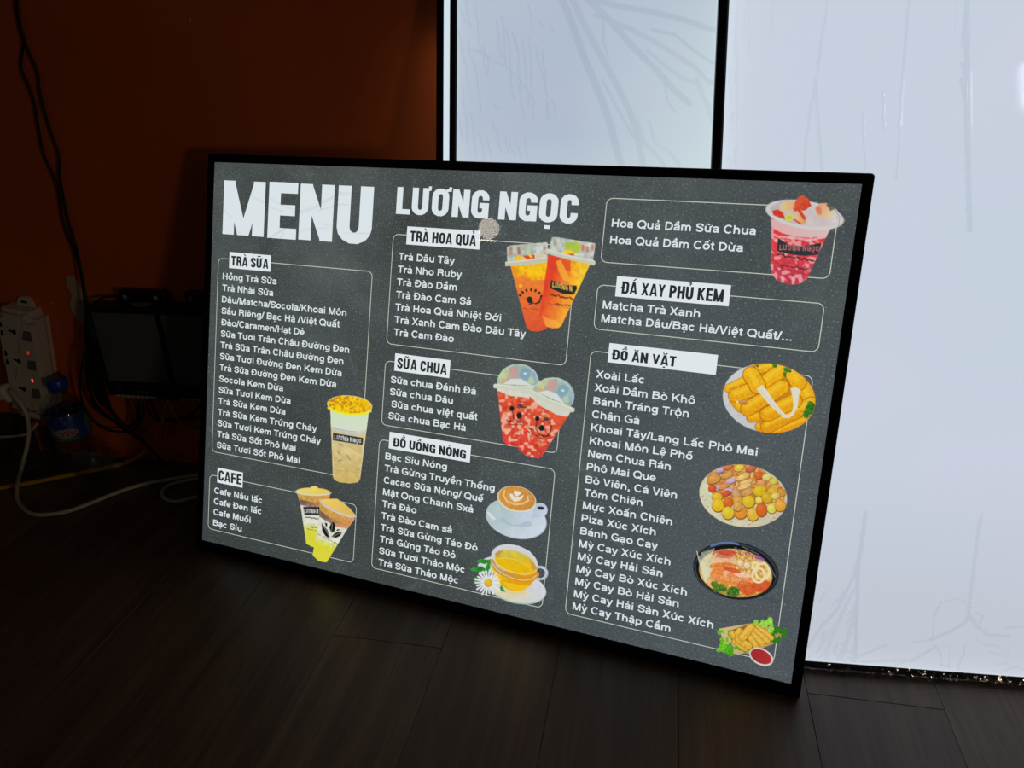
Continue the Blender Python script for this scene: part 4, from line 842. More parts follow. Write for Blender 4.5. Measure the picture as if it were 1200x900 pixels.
b2 = light_box(B_['p2'], B_['w2'], .87, .0095, .0125, lit_panel('lit_white_panel_middle', B_['w2'], .87, ((177, 191, 209), (186, 195, 212)), (206, 223, 228), .35, None, .014),
    'blank blue-white light box standing between the two others, above the board centre')
b1 = light_box(B_['p1'], .35, .80, .0095, .0105, lit_panel('lit_white_panel_thin', .35, .8, ((208, 224, 234), (208, 224, 234)), (212, 228, 236), .5, None, .02),
    'blank light box mostly hidden, only a thin white strip at its left edge showing')
dn = lambda a, b_, s: list(np.arange(a, b_, s))
us = np.array([-.0112] + dn(.0, .44, .0016) + dn(.444, .586, .012)); vs_ = np.array([.009] + dn(.0105, .72, .0016) + dn(.73, .93, .03))
fl3 = film('plastic_film', us, vs_, D['folds3'], .0008, M['film'], b3, .0032, 1); fl3['label'] = 'clear wrinkled plastic film'
us = np.array(dn(-.008, B_['w2'] + .006, .0015)); vs_ = np.array(dn(.05, .52, .03) + dn(.52, .84, .0015) + [.876])
fl2 = film('plastic_film', us, vs_, D['folds2'], .0008, M['film'], b2, .0032, 2); fl2['label'] = 'clear creased plastic film'
# crinkled hem of film wrapped round the lower frame bar of the large box
rng = np.random.default_rng(3); nx = 260; xs = np.linspace(-.0112, .585, nx); e_ = B_['v3']; rows_ = [(e_ + .002, .0036), (e_ - .001, .0038), (e_ - .004, .0040), (e_ - .007, .0042), (e_ - .010, .0040), (-.0022, .003), (-.0030, -.006)]
vv = []; 
for j, (y, z) in enumerate(rows_):
    k = np.interp(xs, np.linspace(-.02, .6, 170), rng.normal(0, 1, 170)); k2 = np.interp(xs, np.linspace(-.02, .6, 60), rng.normal(0, 1, 60))
    for i in range(nx): vv.append((xs[i], y + k2[i] * .0007 * (0 < j < 5), z + abs(k[i]) * .0013 * (0 < j < 6)))
ff = [(j * nx + i, j * nx + i + 1, (j + 1) * nx + i + 1, (j + 1) * nx + i) for j in range(len(rows_) - 1) for i in range(nx - 1)]
from_np('film_hem', vv, ff, M['film_hem'], b3, smooth=False, attrs=[('fold', 'FLOAT', np.full(len(vv), .2))])['label'] = 'crinkled film folded over the lower frame bar'

# light added behind the thin box, standing in for a leak onto the wall
lk = bpy.data.lights.new('added_leak_light', 'AREA'); lk.shape = 'RECTANGLE'; lk.size = .006; lk.size_y = .30; lk.energy = .016; lk.color = (1, .95, .85)
lo = bpy.data.objects.new('added_leak_light', lk); COL.objects.link(lo); lo.parent = b1
lo.matrix_local = Matrix.Translation((-.0115, .60, -.014)) @ Matrix.Rotation(math.radians(38), 4, 'Y')
# ------------------------------------------------------------------ the menu board
Mn = D['menu']; menu = empty('menu_light_box', basis(Mn['a'], Mn['b'], Mn['n'], Mn['p']))
tag(menu, 'lit menu board with dark slate print in a black frame, leaning on white boxes', 'menu board')
W, y0, y1 = Mn['W'], Mn['v0'], Mn['v1']; bz = .0115
frame_bars(menu, -bz, W + bz, -.0040, y1 + bz, bz, -.008, .0022, M['frame'], .004, low=.0040 + y0)
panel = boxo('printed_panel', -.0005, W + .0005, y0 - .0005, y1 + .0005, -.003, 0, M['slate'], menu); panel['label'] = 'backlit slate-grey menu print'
boxo('back_sheet', .01, W - .01, .015, y1 - .01, -.011, -.0075, M['backing'], menu)
for (text, r) in D['titles']:
    heading('title_lettering', text, r[0], r[1], r[2], r[3], .0003, M['letter'], panel)['label'] = 'largest heavy white lettering at top left' if text == 'MENU' else 'heavy white shop name at top centre'
for (text, r, wf) in D['plates']:
    pl = prism('heading_plate', [(r[0], r[1]), (r[2], r[1]), (r[2], r[3]), (r[0], r[3])], .0002, .00035, M['plate'], panel); pl['label'] = 'white plate reading ' + text
    w_ = r[2] - r[0]; h_ = r[3] - r[1]; mg = .05 * w_ if wf == 1 else .035 * w_
    has = any(ch in unicodedata.normalize('NFD', text) for ch in '\u0302\u0306')
    b0 = r[1] + h_ * .17; capk = .60 if text != 'CAFE' else .68
    heading('heading_text', text, r[0] + mg, b0, r[0] + (w_ - mg) * (wf if wf < 1 else 1) - (0 if wf < 1 else 0), b0 + h_ * (.52 if has else capk), .0005, M['ink'], panel)
for (x0, ya, x1, yb) in D['outlines']:
    rad = .0075; th = .00095; ring = []
    for cx, cy, a0 in ((x1 - rad, yb - rad, 0), (x0 + rad, yb - rad, 90), (x0 + rad, ya + rad, 180), (x1 - rad, ya + rad, 270)):
        for j in range(7): a = math.radians(a0 + j * 15); ring.append((cx, cy, math.cos(a), math.sin(a)))
    n = len(ring); vs2 = [(cx + rr * ca, cy + rr * sa, .0001) for rr in (rad + th / 2, rad - th / 2) for cx, cy, ca, sa in ring]
    from_np('outline', vs2, [(i, (i + 1) % n, n + (i + 1) % n, n + i) for i in range(n)], M['line'], panel)
for (x0, cap, L) in D['rows']:
    for (text, y, x1) in L:
        ind = .0035 if text.startswith(' ') else 0
        text_mesh(text, 'menu_item_text', M['letter'], panel, x0 + ind, y, x1, .0094, .0003)

A = D['art']; Z = .0006
# --- tall milk tea
a = Art(90, 50, 510, 850, 4.5)
a.poly([(128, 150), (150, 780), (165, 812), (210, 830), (300, 838), (370, 828), (392, 800), (398, 740), (470, 180)], {'a': (216, 196, 140), 'b': (205, 178, 104), 'p': (0, 480), 'q': (0, 830), 'n': (.06, 30)})
a.poly([(128, 160), (134, 330), (200, 360), (300, 385), (380, 400), (446, 370), (470, 190)], {'a': (208, 226, 190), 'b': (214, 224, 205), 'p': (0, 200), 'q': (0, 390)}, paint_only=True)
a.line([(134, 345), (210, 372), (300, 392), (380, 398), (440, 372)], 26, (196, 204, 200), .8, paint_only=True)
a.line([(140, 340), (200, 355), (290, 378), (360, 380)], 6, (150, 160, 160), .6, paint_only=True)
a.ell(298, 150, 196, 84, (250, 236, 150), rot=6); a.ell(296, 146, 190, 76, {'a': (246, 214, 20), 'b': (236, 190, 24), 'p': (100, 60), 'q': (480, 220), 'n': (.08, 14, (205, 130, 30), .62)}, rot=6)
a.line([(112, 170), (180, 205), (300, 228), (420, 228), (480, 205)], 20, (240, 232, 30), .9)
for x, y in ((160, 110), (250, 100), (310, 140), (300, 150), (360, 130), (400, 160), (210, 140), (330, 170)): a.ell(x, y, 26, 10, (196, 120, 40), alpha=.35)
for x0_, y0_, x1_, y1_ in ((190, 550, 215, 580), (280, 590, 305, 630), (200, 640, 225, 630), (205, 490, 235, 500)): a.line([(x0_, y0_), (x1_, y1_)], 12, (140, 128, 112), .7, paint_only=True)
for L_ in ([(150, 600), (260, 650), (390, 722)], [(230, 490), (330, 530), (410, 572)], [(150, 720), (390, 740)]): a.line(L_, 4, (170, 150, 100), .7, paint_only=True)
a.poly([(152, 392), (418, 436), (412, 496), (150, 456)], (28, 32, 34)); a.word('LƯƠNG NGỌC', 164, 446, 43, 36, 6.5, (225, 226, 222), ax=(1, .155))
a.line([(140, 200), (146, 420), (160, 780)], 5, (225, 225, 200), .6, paint_only=True); a.line([(462, 200), (420, 520), (392, 780)], 5, (235, 230, 205), .6, paint_only=True)
a.build('printed_picture', A['milk'], Z, panel, 'picture of a tall milk tea with yellow foam')
# --- two coffee cups
a = Art(85, 70, 755, 890, 5)
def cafe_cup(a, T, front):
    P = lambda x, y: (T[0] + x * T[2] + y * T[3], T[1] + x * T[4] + y * T[5])
    pp = lambda L: [P(*p) for p in L]
    a.poly(pp([(-175, 20), (-140, 130), (-75, 560), (-10, 590), (70, 575), (150, 130), (180, 20)]), {'a': (222, 222, 206), 'b': (214, 216, 50), 'p': P(0, 330), 'q': P(0, 430), 'n': (.05, 30)})
    a.poly(pp([(-75, 430), (-72, 575), (-10, 594), (74, 575), (95, 430)]), {'a': (214, 214, 60), 'b': (224, 214, 66), 'p': P(-60, 0), 'q': P(80, 0)}, .8, paint_only=True)
    a.poly(pp([(-175, 20), (-140, 120), (0, 150), (150, 120), (180, 20)]), {'a': (196, 160, 70), 'b': (216, 152, 84), 'p': P(-170, 0), 'q': P(170, 0), 'n': (.1, 20)})
    a.poly(pp([(-148, 90), (-138, 150), (-60, 165), (60, 170), (143, 150), (152, 88), (0, 118)]), {'a': (112, 88, 84), 'b': (206, 140, 86), 'p': P(-100, 0), 'q': P(130, 0), 'n': (.15, 25)}, .85)
    return P, pp
P, pp = cafe_cup(a, (290, 140, 1.0, .0, .06, 1.0), False)
a.ell(288, 150, 188, 38, (216, 214, 198), rot=3); a.ell(288, 138, 170, 36, {'a': (238, 214, 110), 'b': (228, 200, 90), 'p': (120, 0), 'q': (470, 0)}, rot=3); a.ell(300, 105, 40, 22, (240, 214, 110))
a.poly([(182, 302), (380, 305), (372, 392), (196, 388)], (32, 34, 36), .95); a.word('LƯƠNG N', 194, 366, 40, 40, 6.5, (220, 220, 214), ax=(1, .02))
a.squiggle(206, 416, 350, 430, 8, (60, 60, 56), 12, 9); a.squiggle(262, 516, 332, 524, 5, (60, 60, 56), 6, 10); a.squiggle(225, 536, 330, 556, 4, (90, 90, 70), 9, 5)
P, pp = cafe_cup(a, (545, 330, 1.03, -.33, .47, .93), True)
a.ell(545, 325, 205, 46, (214, 206, 186), rot=25); a.poly([(365, 228), (440, 222), (540, 222), (610, 268), (670, 320), (725, 385), (640, 390), (520, 350), (420, 290)], {'a': (240, 208, 100), 'b': (222, 182, 90), 'p': (400, 230), 'q': (700, 400)})
a.line([(362, 232), (430, 290), (520, 340), (620, 385), (728, 408)], 13, (212, 190, 168), 1.)
for pts in ([(378, 470), (400, 500), (440, 550), (470, 640), (420, 612), (386, 560)], [(480, 580), (460, 520), (480, 478), (505, 462), (525, 500), (515, 560)], [(482, 620), (520, 580), (560, 566), (592, 572), (575, 610), (530, 630)], [(415, 470), (440, 480), (436, 512), (420, 505)], [(532, 552), (550, 538), (572, 545), (548, 558)]):
    a.poly(pts, (24, 26, 24))
a.line([(385, 480), (470, 635)], 4, (200, 200, 195)); a.line([(492, 480), (484, 570)], 4, (190, 190, 185)); a.line([(585, 575), (490, 620)], 4, (190, 190, 185))
a.squiggle(338, 585, 555, 700, 10, (120, 124, 118), 16, 7); a.squiggle(400, 415, 450, 430, 6, (90, 90, 80), 5, 5)
a.build('printed_picture', A['cafe'], Z, panel, 'picture of two iced coffee cups with cream tops')
# --- fruit tea cups
a = Art(45, 50, 805, 865, 5)
def fr_cup(a, body, lid, rim, ca, cb, p, q, layer):
    a.poly(body, {'a': ca, 'b': cb, 'p': p, 'q': q, 'n': (.05, 30)})
a.poly([(90, 290), (230, 830), (270, 855), (330, 858), (395, 835), (420, 800), (420, 260)], {'a': (238, 130, 54), 'b': (226, 84, 52), 'p': (0, 420), 'q': (0, 860), 'n': (.05, 25)})
a.poly([(92, 290), (122, 400), (200, 385), (300, 425), (400, 410), (410, 270), (180, 262)], {'a': (242, 190, 30), 'b': (244, 170, 30), 'p': (0, 280), 'q': (0, 420), 'n': (.1, 22)}, paint_only=True)
a.poly([(96, 300), (125, 400), (165, 350), (130, 300)], (232, 140, 40), .7, paint_only=True); a.ell(300, 345, 70, 50, (248, 204, 30), alpha=.6)
a.poly([(60, 135), (90, 122), (400, 102), (410, 108), (414, 270), (64, 290)], {'a': (178, 186, 172), 'b': (196, 200, 190), 'p': (60, 0), 'q': (410, 0), 'n': (.14, 26)})
for x, c_ in ((82, (196, 110, 90)), (120, (196, 190, 180)), (150, (150, 90, 84)), (205, (170, 184, 150)), (262, (140, 190, 150)), (312, (210, 220, 215)), (372, (196, 120, 110))): a.poly([(x, 140), (x + 26, 138), (x + 28, 200), (x + 2, 202)], c_, .65, paint_only=True)
a.poly([(130, 262), (150, 205), (235, 245), (230, 258)], (244, 196, 40)); a.poly([(195, 212), (300, 205), (300, 245), (235, 245)], (206, 84, 48)); a.poly([(240, 200), (270, 205), (285, 228), (262, 230)], (244, 200, 70)); a.ell(345, 215, 40, 26, (214, 200, 160), alpha=.8)
a.line([(50, 280), (160, 272), (300, 262), (405, 240)], 40, (196, 196, 178)); a.line([(52, 268), (200, 255), (400, 228)], 8, (222, 222, 208))
for i, ang in enumerate(range(200, 345, 24)): x = 265 + 96 * math.cos(math.radians(ang)); y = 575 + 74 * math.sin(math.radians(ang)); a.ell(x, y, 13, 9, (48, 36, 30), rot=ang)
a.ell(256, 585, 26, 26, (40, 44, 44)); a.poly([(240, 600), (290, 602), (270, 620), (245, 614)], (40, 44, 44)); a.squiggle(215, 630, 345, 612, 8, (60, 46, 40), 8, 8); a.squiggle(190, 662, 335, 668, 3, (120, 60, 40), 10, 4)
a.line([(310, 620), (340, 600), (356, 560)], 12, (44, 36, 32)); a.ell(178, 468, 18, 16, (244, 180, 50))
a.poly([(410, 210), (404, 300), (338, 720), (350, 760), (400, 815), (450, 828), (500, 824), (528, 800), (760, 290), (700, 240)], {'a': (226, 70, 44), 'b': (248, 170, 56), 'p': (390, 520), 'q': (600, 600), 'n': (.05, 25)})
a.poly([(600, 240), (757, 290), (640, 560), (560, 520), (600, 400)], {'a': (244, 160, 40), 'b': (244, 206, 50), 'p': (560, 0), 'q': (700, 0), 'n': (.1, 22)}, .85, paint_only=True)
a.poly([(480, 260), (520, 250), (590, 400), (610, 440), (540, 420), (500, 340)], (244, 182, 60), .75, paint_only=True); a.poly([(530, 270), (600, 260), (600, 350), (560, 330)], (226, 84, 40), .8, paint_only=True)
a.poly([(360, 720), (400, 812), (500, 822), (525, 795), (480, 760), (420, 750)], (248, 190, 80), .5, paint_only=True)
a.poly([(445, 62), (470, 58), (800, 118), (802, 130), (780, 280), (412, 200)], {'a': (182, 190, 180), 'b': (196, 200, 192), 'p': (440, 0), 'q': (800, 0), 'n': (.12, 26)})
a.poly([(545, 110), (640, 100), (690, 120), (672, 200), (560, 190)], (176, 200, 50), .8, paint_only=True); a.poly([(560, 110), (640, 108), (630, 150), (560, 150)], (146, 180, 90), .5, paint_only=True)
for x, y, c_ in ((700, 150, (200, 90, 80)), (738, 165, (200, 110, 96)), (780, 150, (196, 120, 110)), (470, 110, (150, 150, 140)), (500, 90, (210, 215, 205))): a.ell(x, y, 14, 26, c_, alpha=.7)
a.poly([(525, 195), (560, 170), (610, 172), (625, 200), (570, 208)], (248, 206, 40)); a.poly([(560, 205), (625, 198), (632, 225), (580, 225)], (206, 80, 44)); a.ell(460, 165, 26, 12, (210, 214, 205), alpha=.8)
a.line([(405, 175), (480, 200), (600, 232), (740, 262), (785, 278)], 40, (200, 202, 186)); a.line([(408, 165), (600, 222), (790, 262)], 7, (226, 228, 214))
a.poly([(440, 420), (560, 460), (650, 466), (655, 490), (628, 540), (540, 535), (428, 486)], (44, 46, 42)); a.word('LƯƠNG N', 450, 476, 44, 40, 7, (240, 190, 90), ax=(1, .22))
a.squiggle(436, 540, 620, 574, 9, (70, 40, 30), 16, 10); a.squiggle(470, 620, 600, 634, 6, (90, 50, 40), 10, 9); a.squiggle(412, 616, 590, 656, 3, (150, 70, 50), 14, 4)
a.build('printed_picture', A['fruit'], Z, panel, 'picture of two orange fruit teas with clear lids')
# --- yogurt cups
a = Art(40, 50, 745, 865, 5)
def yog(a, ox, oy, rot):
    cs, sn = math.cos(math.radians(rot)), math.sin(math.radians(rot)); P = lambda x, y: (ox + x * cs - y * sn, oy + x * sn + y * cs); pp = lambda L: [P(*p) for p in L]
    a.poly(pp([(-180, 60), (-168, 100), (-105, 500), (-60, 535), (30, 545), (110, 520), (130, 480), (190, 90), (190, 40)]), {'a': (222, 88, 56), 'b': (216, 66, 54), 'p': P(0, 80), 'q': P(0, 520), 'n': (.12, 22, (238, 168, 142), .60)})
    a.poly(pp([(-175, 60), (-60, 100), (100, 110), (190, 90), (195, 20), (-190, 10)]), {'a': (214, 214, 200), 'n': (.04, 30)})
    for i in range(26):
        x = (RNG.random() - .5) * 240; y = 120 + RNG.random() * 360; c_ = [(238, 170, 140), (208, 52, 34), (214, 120, 60), (240, 196, 170)][i % 4]
        a.ell(*P(x * (1 - y / 1400), y), 16 + RNG.random() * 14, 8 + RNG.random() * 9, c_, rot=RNG.random() * 180, alpha=.55, paint_only=True)
    a.put(a.ell_cov(*P(2, -20), 182, 160) * (((a.X - ox) * -sn + (a.Y - oy) * cs) < 6), {'a': (170, 196, 170), 'b': (150, 170, 180), 'p': P(-160, 0), 'q': P(160, 0), 'n': (.08, 30)})
    for x, y, r_, c_ in ((-130, -60, 34, (206, 208, 140)), (-95, -110, 30, (190, 200, 150)), (-40, -110, 44, (206, 150, 146)), (-50, -60, 40, (200, 160, 150)), (60, -100, 46, (120, 162, 180)), (50, -55, 34, (130, 165, 185)), (120, -40, 30, (190, 210, 160)), (150, -60, 22, (140, 180, 190)), (-120, -20, 26, (210, 170, 130))): a.ell(*P(x, y), r_, r_, c_, alpha=.75, paint_only=True)
    a.poly(pp([(-130, 0), (-60, -48), (30, -52), (130, 4)]), (212, 220, 214)); a.ell(*P(60, -98), 14, 9, (235, 240, 240), alpha=.8)
    a.line(pp([(-175, -40), (-120, -130), (-20, -178), (70, -165), (150, -110), (180, -30)]), 6, (214, 222, 205), .8)
    a.line(pp([(-195, 20), (0, 32), (200, 20)]), 42, (206, 210, 188)); a.line(pp([(-195, 10), (0, 16), (200, 10)]), 7, (226, 230, 214))
    K = (30, 32, 32); a.ell(*P(-40, 208), 20, 21, K); a.line(pp([(-34, 225), (-20, 290), (30, 330), (90, 320), (112, 265), (95, 215)]), 6, K); a.ell(*P(28, 268), 24, 26, K)
    a.ell(*P(32, 180), 26, 14, (96, 64, 60)); a.squiggle(*P(10, 200), *P(90, 190), 10, K, 6, 7); a.squiggle(*P(60, 330), *P(116, 300), 8, K, 6, 8); a.squiggle(*P(-80, 316), *P(-40, 322), 6, K, 4, 8); a.squiggle(*P(-78, 345), *P(80, 352), 5, (70, 40, 40), 14, 6)
yog(a, 255, 225, 3); yog(a, 548, 345, 24)
a.build('printed_picture', A['yog'], Z, panel, 'picture of two red yogurt cups with dome lids')
# --- strawberry cup
a = Art(45, 60, 745, 865, 5)
a.poly([(96, 270), (102, 400), (92, 690), (100, 760), (150, 820), (250, 855), (350, 850), (420, 800), (436, 760), (590, 420), (645, 330)], {'a': (222, 66, 66), 'b': (196, 62, 82), 'p': (0, 420), 'q': (0, 850), 'n': (.10, 24, (230, 150, 156), .60)})
for i in range(34):
    y = 440 + RNG.random() * 380; x = 110 + RNG.random() * (450 - (y - 440) * .35); a.ell(x, y, 14 + RNG.random() * 26, 6 + RNG.random() * 12, [(232, 150, 156), (214, 44, 40), (240, 190, 190), (196, 52, 70)][i % 4], rot=20 + RNG.random() * 40, alpha=.55, paint_only=True)
a.poly([(96, 270), (104, 350), (200, 400), (330, 432), (450, 440), (590, 420), (640, 330), (400, 330)], {'a': (222, 172, 172), 'b': (214, 190, 190), 'p': (100, 0), 'q': (640, 0)})
a.line([(104, 400), (160, 430), (300, 440), (450, 460), (590, 425)], 20, (228, 190, 190), .7, paint_only=True)
a.ell(392, 238, 346, 122, (206, 204, 202), rot=10); a.ell(392, 232, 306, 100, {'a': (196, 180, 184), 'b': (206, 196, 196), 'p': (100, 150), 'q': (650, 300), 'n': (.04, 40)}, rot=10)
a.line([(110, 190), (170, 130), (260, 108)], 10, (170, 176, 176), .8)
a.poly([(290, 180), (330, 90), (380, 68), (425, 95), (455, 160), (400, 200), (310, 210)], {'a': (214, 96, 62), 'b': (206, 64, 40), 'p': (300, 80), 'q': (440, 190), 'n': (.12, 10)}); a.poly([(180, 150), (230, 120), (310, 110), (300, 180), (230, 215), (190, 200)], {'a': (214, 200, 140), 'b': (226, 170, 120), 'p': (180, 0), 'q': (300, 0)})
a.poly([(108, 200), (160, 188), (205, 220), (230, 282), (180, 262), (120, 240)], {'a': (210, 60, 44), 'n': (.1, 12)}); a.ell(262, 262, 42, 32, (206, 206, 90), rot=-20); a.ell(262, 262, 18, 12, (160, 170, 60), alpha=.5)
a.poly([(300, 280), (330, 200), (360, 190), (410, 260), (412, 310), (360, 325)], {'a': (232, 190, 160), 'b': (214, 150, 80), 'p': (300, 0), 'q': (415, 0)}); a.line([(345, 195), (392, 270)], 26, (206, 70, 50)); a.line([(305, 280), (360, 318)], 14, (206, 70, 56))
a.poly([(486, 190), (530, 140), (590, 140), (640, 200), (645, 270), (590, 285), (510, 250)], {'a': (226, 150, 110), 'b': (222, 206, 170), 'p': (490, 160), 'q': (640, 260)}); a.ell(520, 200, 22, 40, (214, 110, 80), rot=-20, alpha=.7)
a.poly([(580, 150), (630, 140), (665, 185), (620, 210)], (90, 84, 76), .8); a.line([(650, 190), (700, 260), (690, 340)], 5, (120, 116, 110), .6); a.line([(660, 240), (655, 300)], 14, (226, 224, 220), .7)
a.poly([(160, 440), (250, 500), (370, 516), (545, 486), (515, 588), (400, 600), (290, 590), (150, 560)], (50, 52, 58)); a.word('LƯƠNG NGỌC', 172, 548, 64, 44, 8.5, (180, 110, 108), ax=(1, .03))
a.squiggle(150, 590, 480, 640, 10, (80, 40, 44), 22, 13); a.squiggle(180, 685, 425, 715, 8, (110, 44, 56), 18, 13); a.squiggle(130, 690, 400, 760, 4, (130, 50, 70), 20, 5)
a.build('printed_picture', A['straw'], Z, panel, 'picture of a strawberry yogurt cup')
# --- cheese sticks plate
a = Art(50, 45, 1095, 845, 6)
cl = a.ell_cov(570, 442, 514, 383, 8); a.put(cl, {'a': (206, 206, 204), 'b': (196, 198, 200), 'p': (100, 100), 'q': (500, 800)}); a.clip = cl
O = {'a': (236, 176, 30), 'b': (226, 156, 24), 'p': (0, 200), 'q': (0, 700), 'n': (.10, 10)}; HI = (246, 206, 50); ED = (170, 92, 14)
a.poly([(420, 60), (600, 50), (900, 120), (1100, 350), (1100, 700), (800, 900), (520, 850), (480, 600), (300, 400), (330, 120)], (206, 140, 26))
for x1_, y1_, x2_, y2_, r_ in ((120, 330, 310, 240, 44), (180, 470, 260, 560, 44), (380, 660, 520, 640, 52), (470, 760, 560, 830, 46), (640, 820, 980, 680, 46), (460, 120, 640, 80, 46), (560, 250, 720, 130, 78), (960, 340, 1060, 520, 90), (560, 760, 1040, 500, 72), (200, 410, 420, 330, 76), (340, 560, 720, 320, 78), (560, 620, 860, 470, 78), (380, 180, 450, 300, 88), (850, 190, 900, 270, 84)):
    a.capsule(x1_, y1_, x2_, y2_, r_, dict(O), HI, ED)
for x, y, r_ in ((640, 78, 26), (770, 130, 30), (800, 140, 22), (750, 180, 22), (1040, 520, 44), (1010, 570, 46), (1050, 590, 30), (980, 620, 36), (450, 84, 14)): a.ell(x, y, r_ * 1.2, r_ * .8, {'a': (70, 140, 46), 'b': (40, 96, 30), 'p': (x - r_, y), 'q': (x + r_, y), 'n': (.25, 8)}, rot=RNG.random() * 90)
Wc = (222, 220, 200)
a.poly([(440, 340), (500, 290), (540, 330), (620, 450), (700, 560), (760, 620), (800, 632), (760, 655), (700, 620), (590, 520), (500, 410)], Wc)
a.line([(740, 640), (790, 645), (840, 610), (862, 550), (868, 470)], 34, Wc); a.poly([(815, 330), (870, 318), (925, 350), (905, 420), (890, 560), (850, 560), (842, 450)], Wc); a.line([(480, 340), (600, 490), (720, 620)], 8, (190, 186, 160), .6)
a.line([(260, 490), (470, 395)], 8, (150, 110, 80), .7); a.ell(225, 482, 14, 10, (240, 230, 200)); a.line([(60, 530), (140, 520)], 3, (170, 172, 176)); a.line([(180, 640), (280, 625)], 3, (170, 172, 176)); a.ell(300, 500, 44, 18, (206, 110, 30), alpha=.8)
a.build('printed_picture', A['cheese'], Z, panel, 'round picture of fried cheese sticks')
# --- fried balls plate
a = Art(80, 75, 1120, 845, 6)
cl = a.ell_cov(600, 460, 516, 364, 9); a.put(cl, {'a': (212, 212, 178), 'b': (206, 200, 176), 'p': (100, 300), 'q': (900, 800), 'n': (.05, 20)}); a.clip = cl
for i in range(24): a.line([(110 + i * 40, 420 + i * 12), (210 + i * 40, 560 + i * 14)], 5, (176, 174, 140), .5)
for x, y in ((120, 470), (150, 520), (180, 600), (470, 770), (500, 720), (680, 800), (720, 770), (920, 760), (960, 720), (990, 680), (330, 690)): a.line([(x, y), (x + 16, y - 16)], 8, (190, 80, 70), .8)
a.poly([(180, 200), (400, 90), (640, 90), (820, 150), (1000, 280), (1100, 420), (1080, 520), (900, 560), (500, 560), (240, 440), (190, 330)], {'a': (206, 130, 66), 'n': (.2, 16, (224, 190, 110), .6)})
for x, y, r_, ry, c_ in ((300, 180, 80, 34, (206, 150, 80)), (350, 150, 70, 26, (190, 160, 190)), (430, 120, 54, 30, (200, 120, 60)), (260, 260, 84, 50, (210, 150, 70)), (420, 220, 70, 30, (206, 150, 80)), (560, 130, 60, 40, (222, 190, 70)), (700, 140, 60, 36, (196, 100, 70)), (470, 280, 74, 26, (196, 166, 190)), (330, 360, 84, 28, (190, 160, 186)), (380, 350, 70, 26, (214, 140, 70)), (240, 370, 46, 40, (206, 84, 40)), (430, 400, 84, 34, (190, 164, 186)), (400, 430, 60, 34, (204, 84, 46)), (790, 220, 50, 44, (206, 100, 44)), (880, 240, 50, 40, (214, 204, 120)), (820, 310, 54, 40, (214, 150, 90)), (960, 290, 50, 36, (206, 190, 80)), (600, 240, 84, 30, (226, 190, 110)), (640, 300, 84, 26, (224, 180, 110)), (620, 350, 84, 26, (226, 190, 120)), (660, 415, 86, 36, (208, 150, 84)), (530, 440, 46, 80, (200, 150, 110)), (800, 400, 76, 60, (212, 176, 36)), (950, 400, 60, 42, (210, 170, 50)), (1050, 420, 44, 46, (200, 140, 60)), (885, 480, 66, 60, (206, 166, 40)), (980, 460, 50, 36, (218, 196, 100))):
    a.blob(x, y, r_, {'a': c_, 'n': (.08, 12)}, tuple(min(255, v_ + 26) for v_ in c_), tuple(int(v_ * .62) for v_ in c_), ry, -20)
for x, y, r_, ry, c_ in ((300, 470, 64, 46, (220, 180, 44)), (310, 570, 74, 76, (222, 182, 36)), (430, 535, 56, 56, (206, 104, 34)), (545, 530, 54, 70, (212, 160, 70)), (672, 525, 72, 72, (214, 182, 40)), (790, 510, 40, 46, (218, 204, 90)), (430, 660, 72, 74, (216, 188, 50)), (578, 655, 72, 72, (222, 140, 50)), (722, 672, 72, 76, (216, 178, 60)), (822, 618, 62, 80, (208, 100, 34)), (940, 606, 54, 54, (216, 206, 90)), (1036, 572, 62, 66, (222, 160, 56)), (545, 580, 50, 60, (212, 160, 74))):
    a.blob(x, y, r_, {'a': c_, 'n': (.06, 12)}, tuple(min(255, v_ + 24) for v_ in c_), (130, 70, 24), ry)
a.build('printed_picture', A['balls'], Z, panel, 'round picture of fried balls and sausages on a mat')
# --- noodle bowl
a = Art(60, 15, 645, 430, 3.6)
a.ell(350, 220, 288, 190, (26, 30, 34), rot=10); a.ell(352, 216, 276, 178, (58, 62, 66), rot=10); a.ell(350, 222, 268, 172, (20, 24, 28), rot=10)
a.line([(190, 52), (250, 34), (330, 32), (370, 44)], 14, (96, 120, 170)); a.line([(400, 60), (500, 110), (580, 190), (612, 260)], 5, (120, 130, 136)); a.line([(72, 180), (90, 260), (160, 340), (260, 390)], 4, (90, 96, 100))
cl = a.ell_cov(350, 235, 248, 160, 10); a.clip = cl; a.put(cl, {'a': (206, 150, 70), 'n': (.2, 8, (230, 200, 130), .55)})
for x, y, rx, ry, rot, c_ in ((270, 150, 90, 34, 6, (228, 180, 140)), (260, 110, 80, 24, 10, (206, 110, 80)), (300, 100, 60, 18, 5, (196, 80, 60)), (250, 185, 90, 20, -4, (222, 120, 50)), (240, 215, 86, 18, 5, (230, 150, 80)), (250, 250, 70, 46, 10, (226, 130, 60)), (330, 240, 60, 30, 0, (236, 190, 150)), (380, 270, 90, 42, 10, (228, 140, 80)), (400, 245, 60, 20, 10, (240, 200, 170)), (300, 290, 70, 24, 10, (226, 140, 60)), (330, 215, 60, 16, 15, (214, 84, 40)), (425, 335, 66, 44, 30, (214, 92, 42)), (520, 320, 66, 40, -10, (210, 84, 44)), (150, 250, 30, 60, -30, (222, 180, 120)), (300, 370, 60, 26, 15, (170, 150, 60)), (560, 240, 30, 40, 0, (216, 190, 120))): a.ell(x, y, rx, ry, {'a': c_, 'n': (.12, 9)}, rot=rot, alpha=.92)
for k in range(7): a.line([(200 + k * 16, 240 + k * 3), (214 + k * 16, 270 + k * 3)], 4, (244, 200, 160), .7)
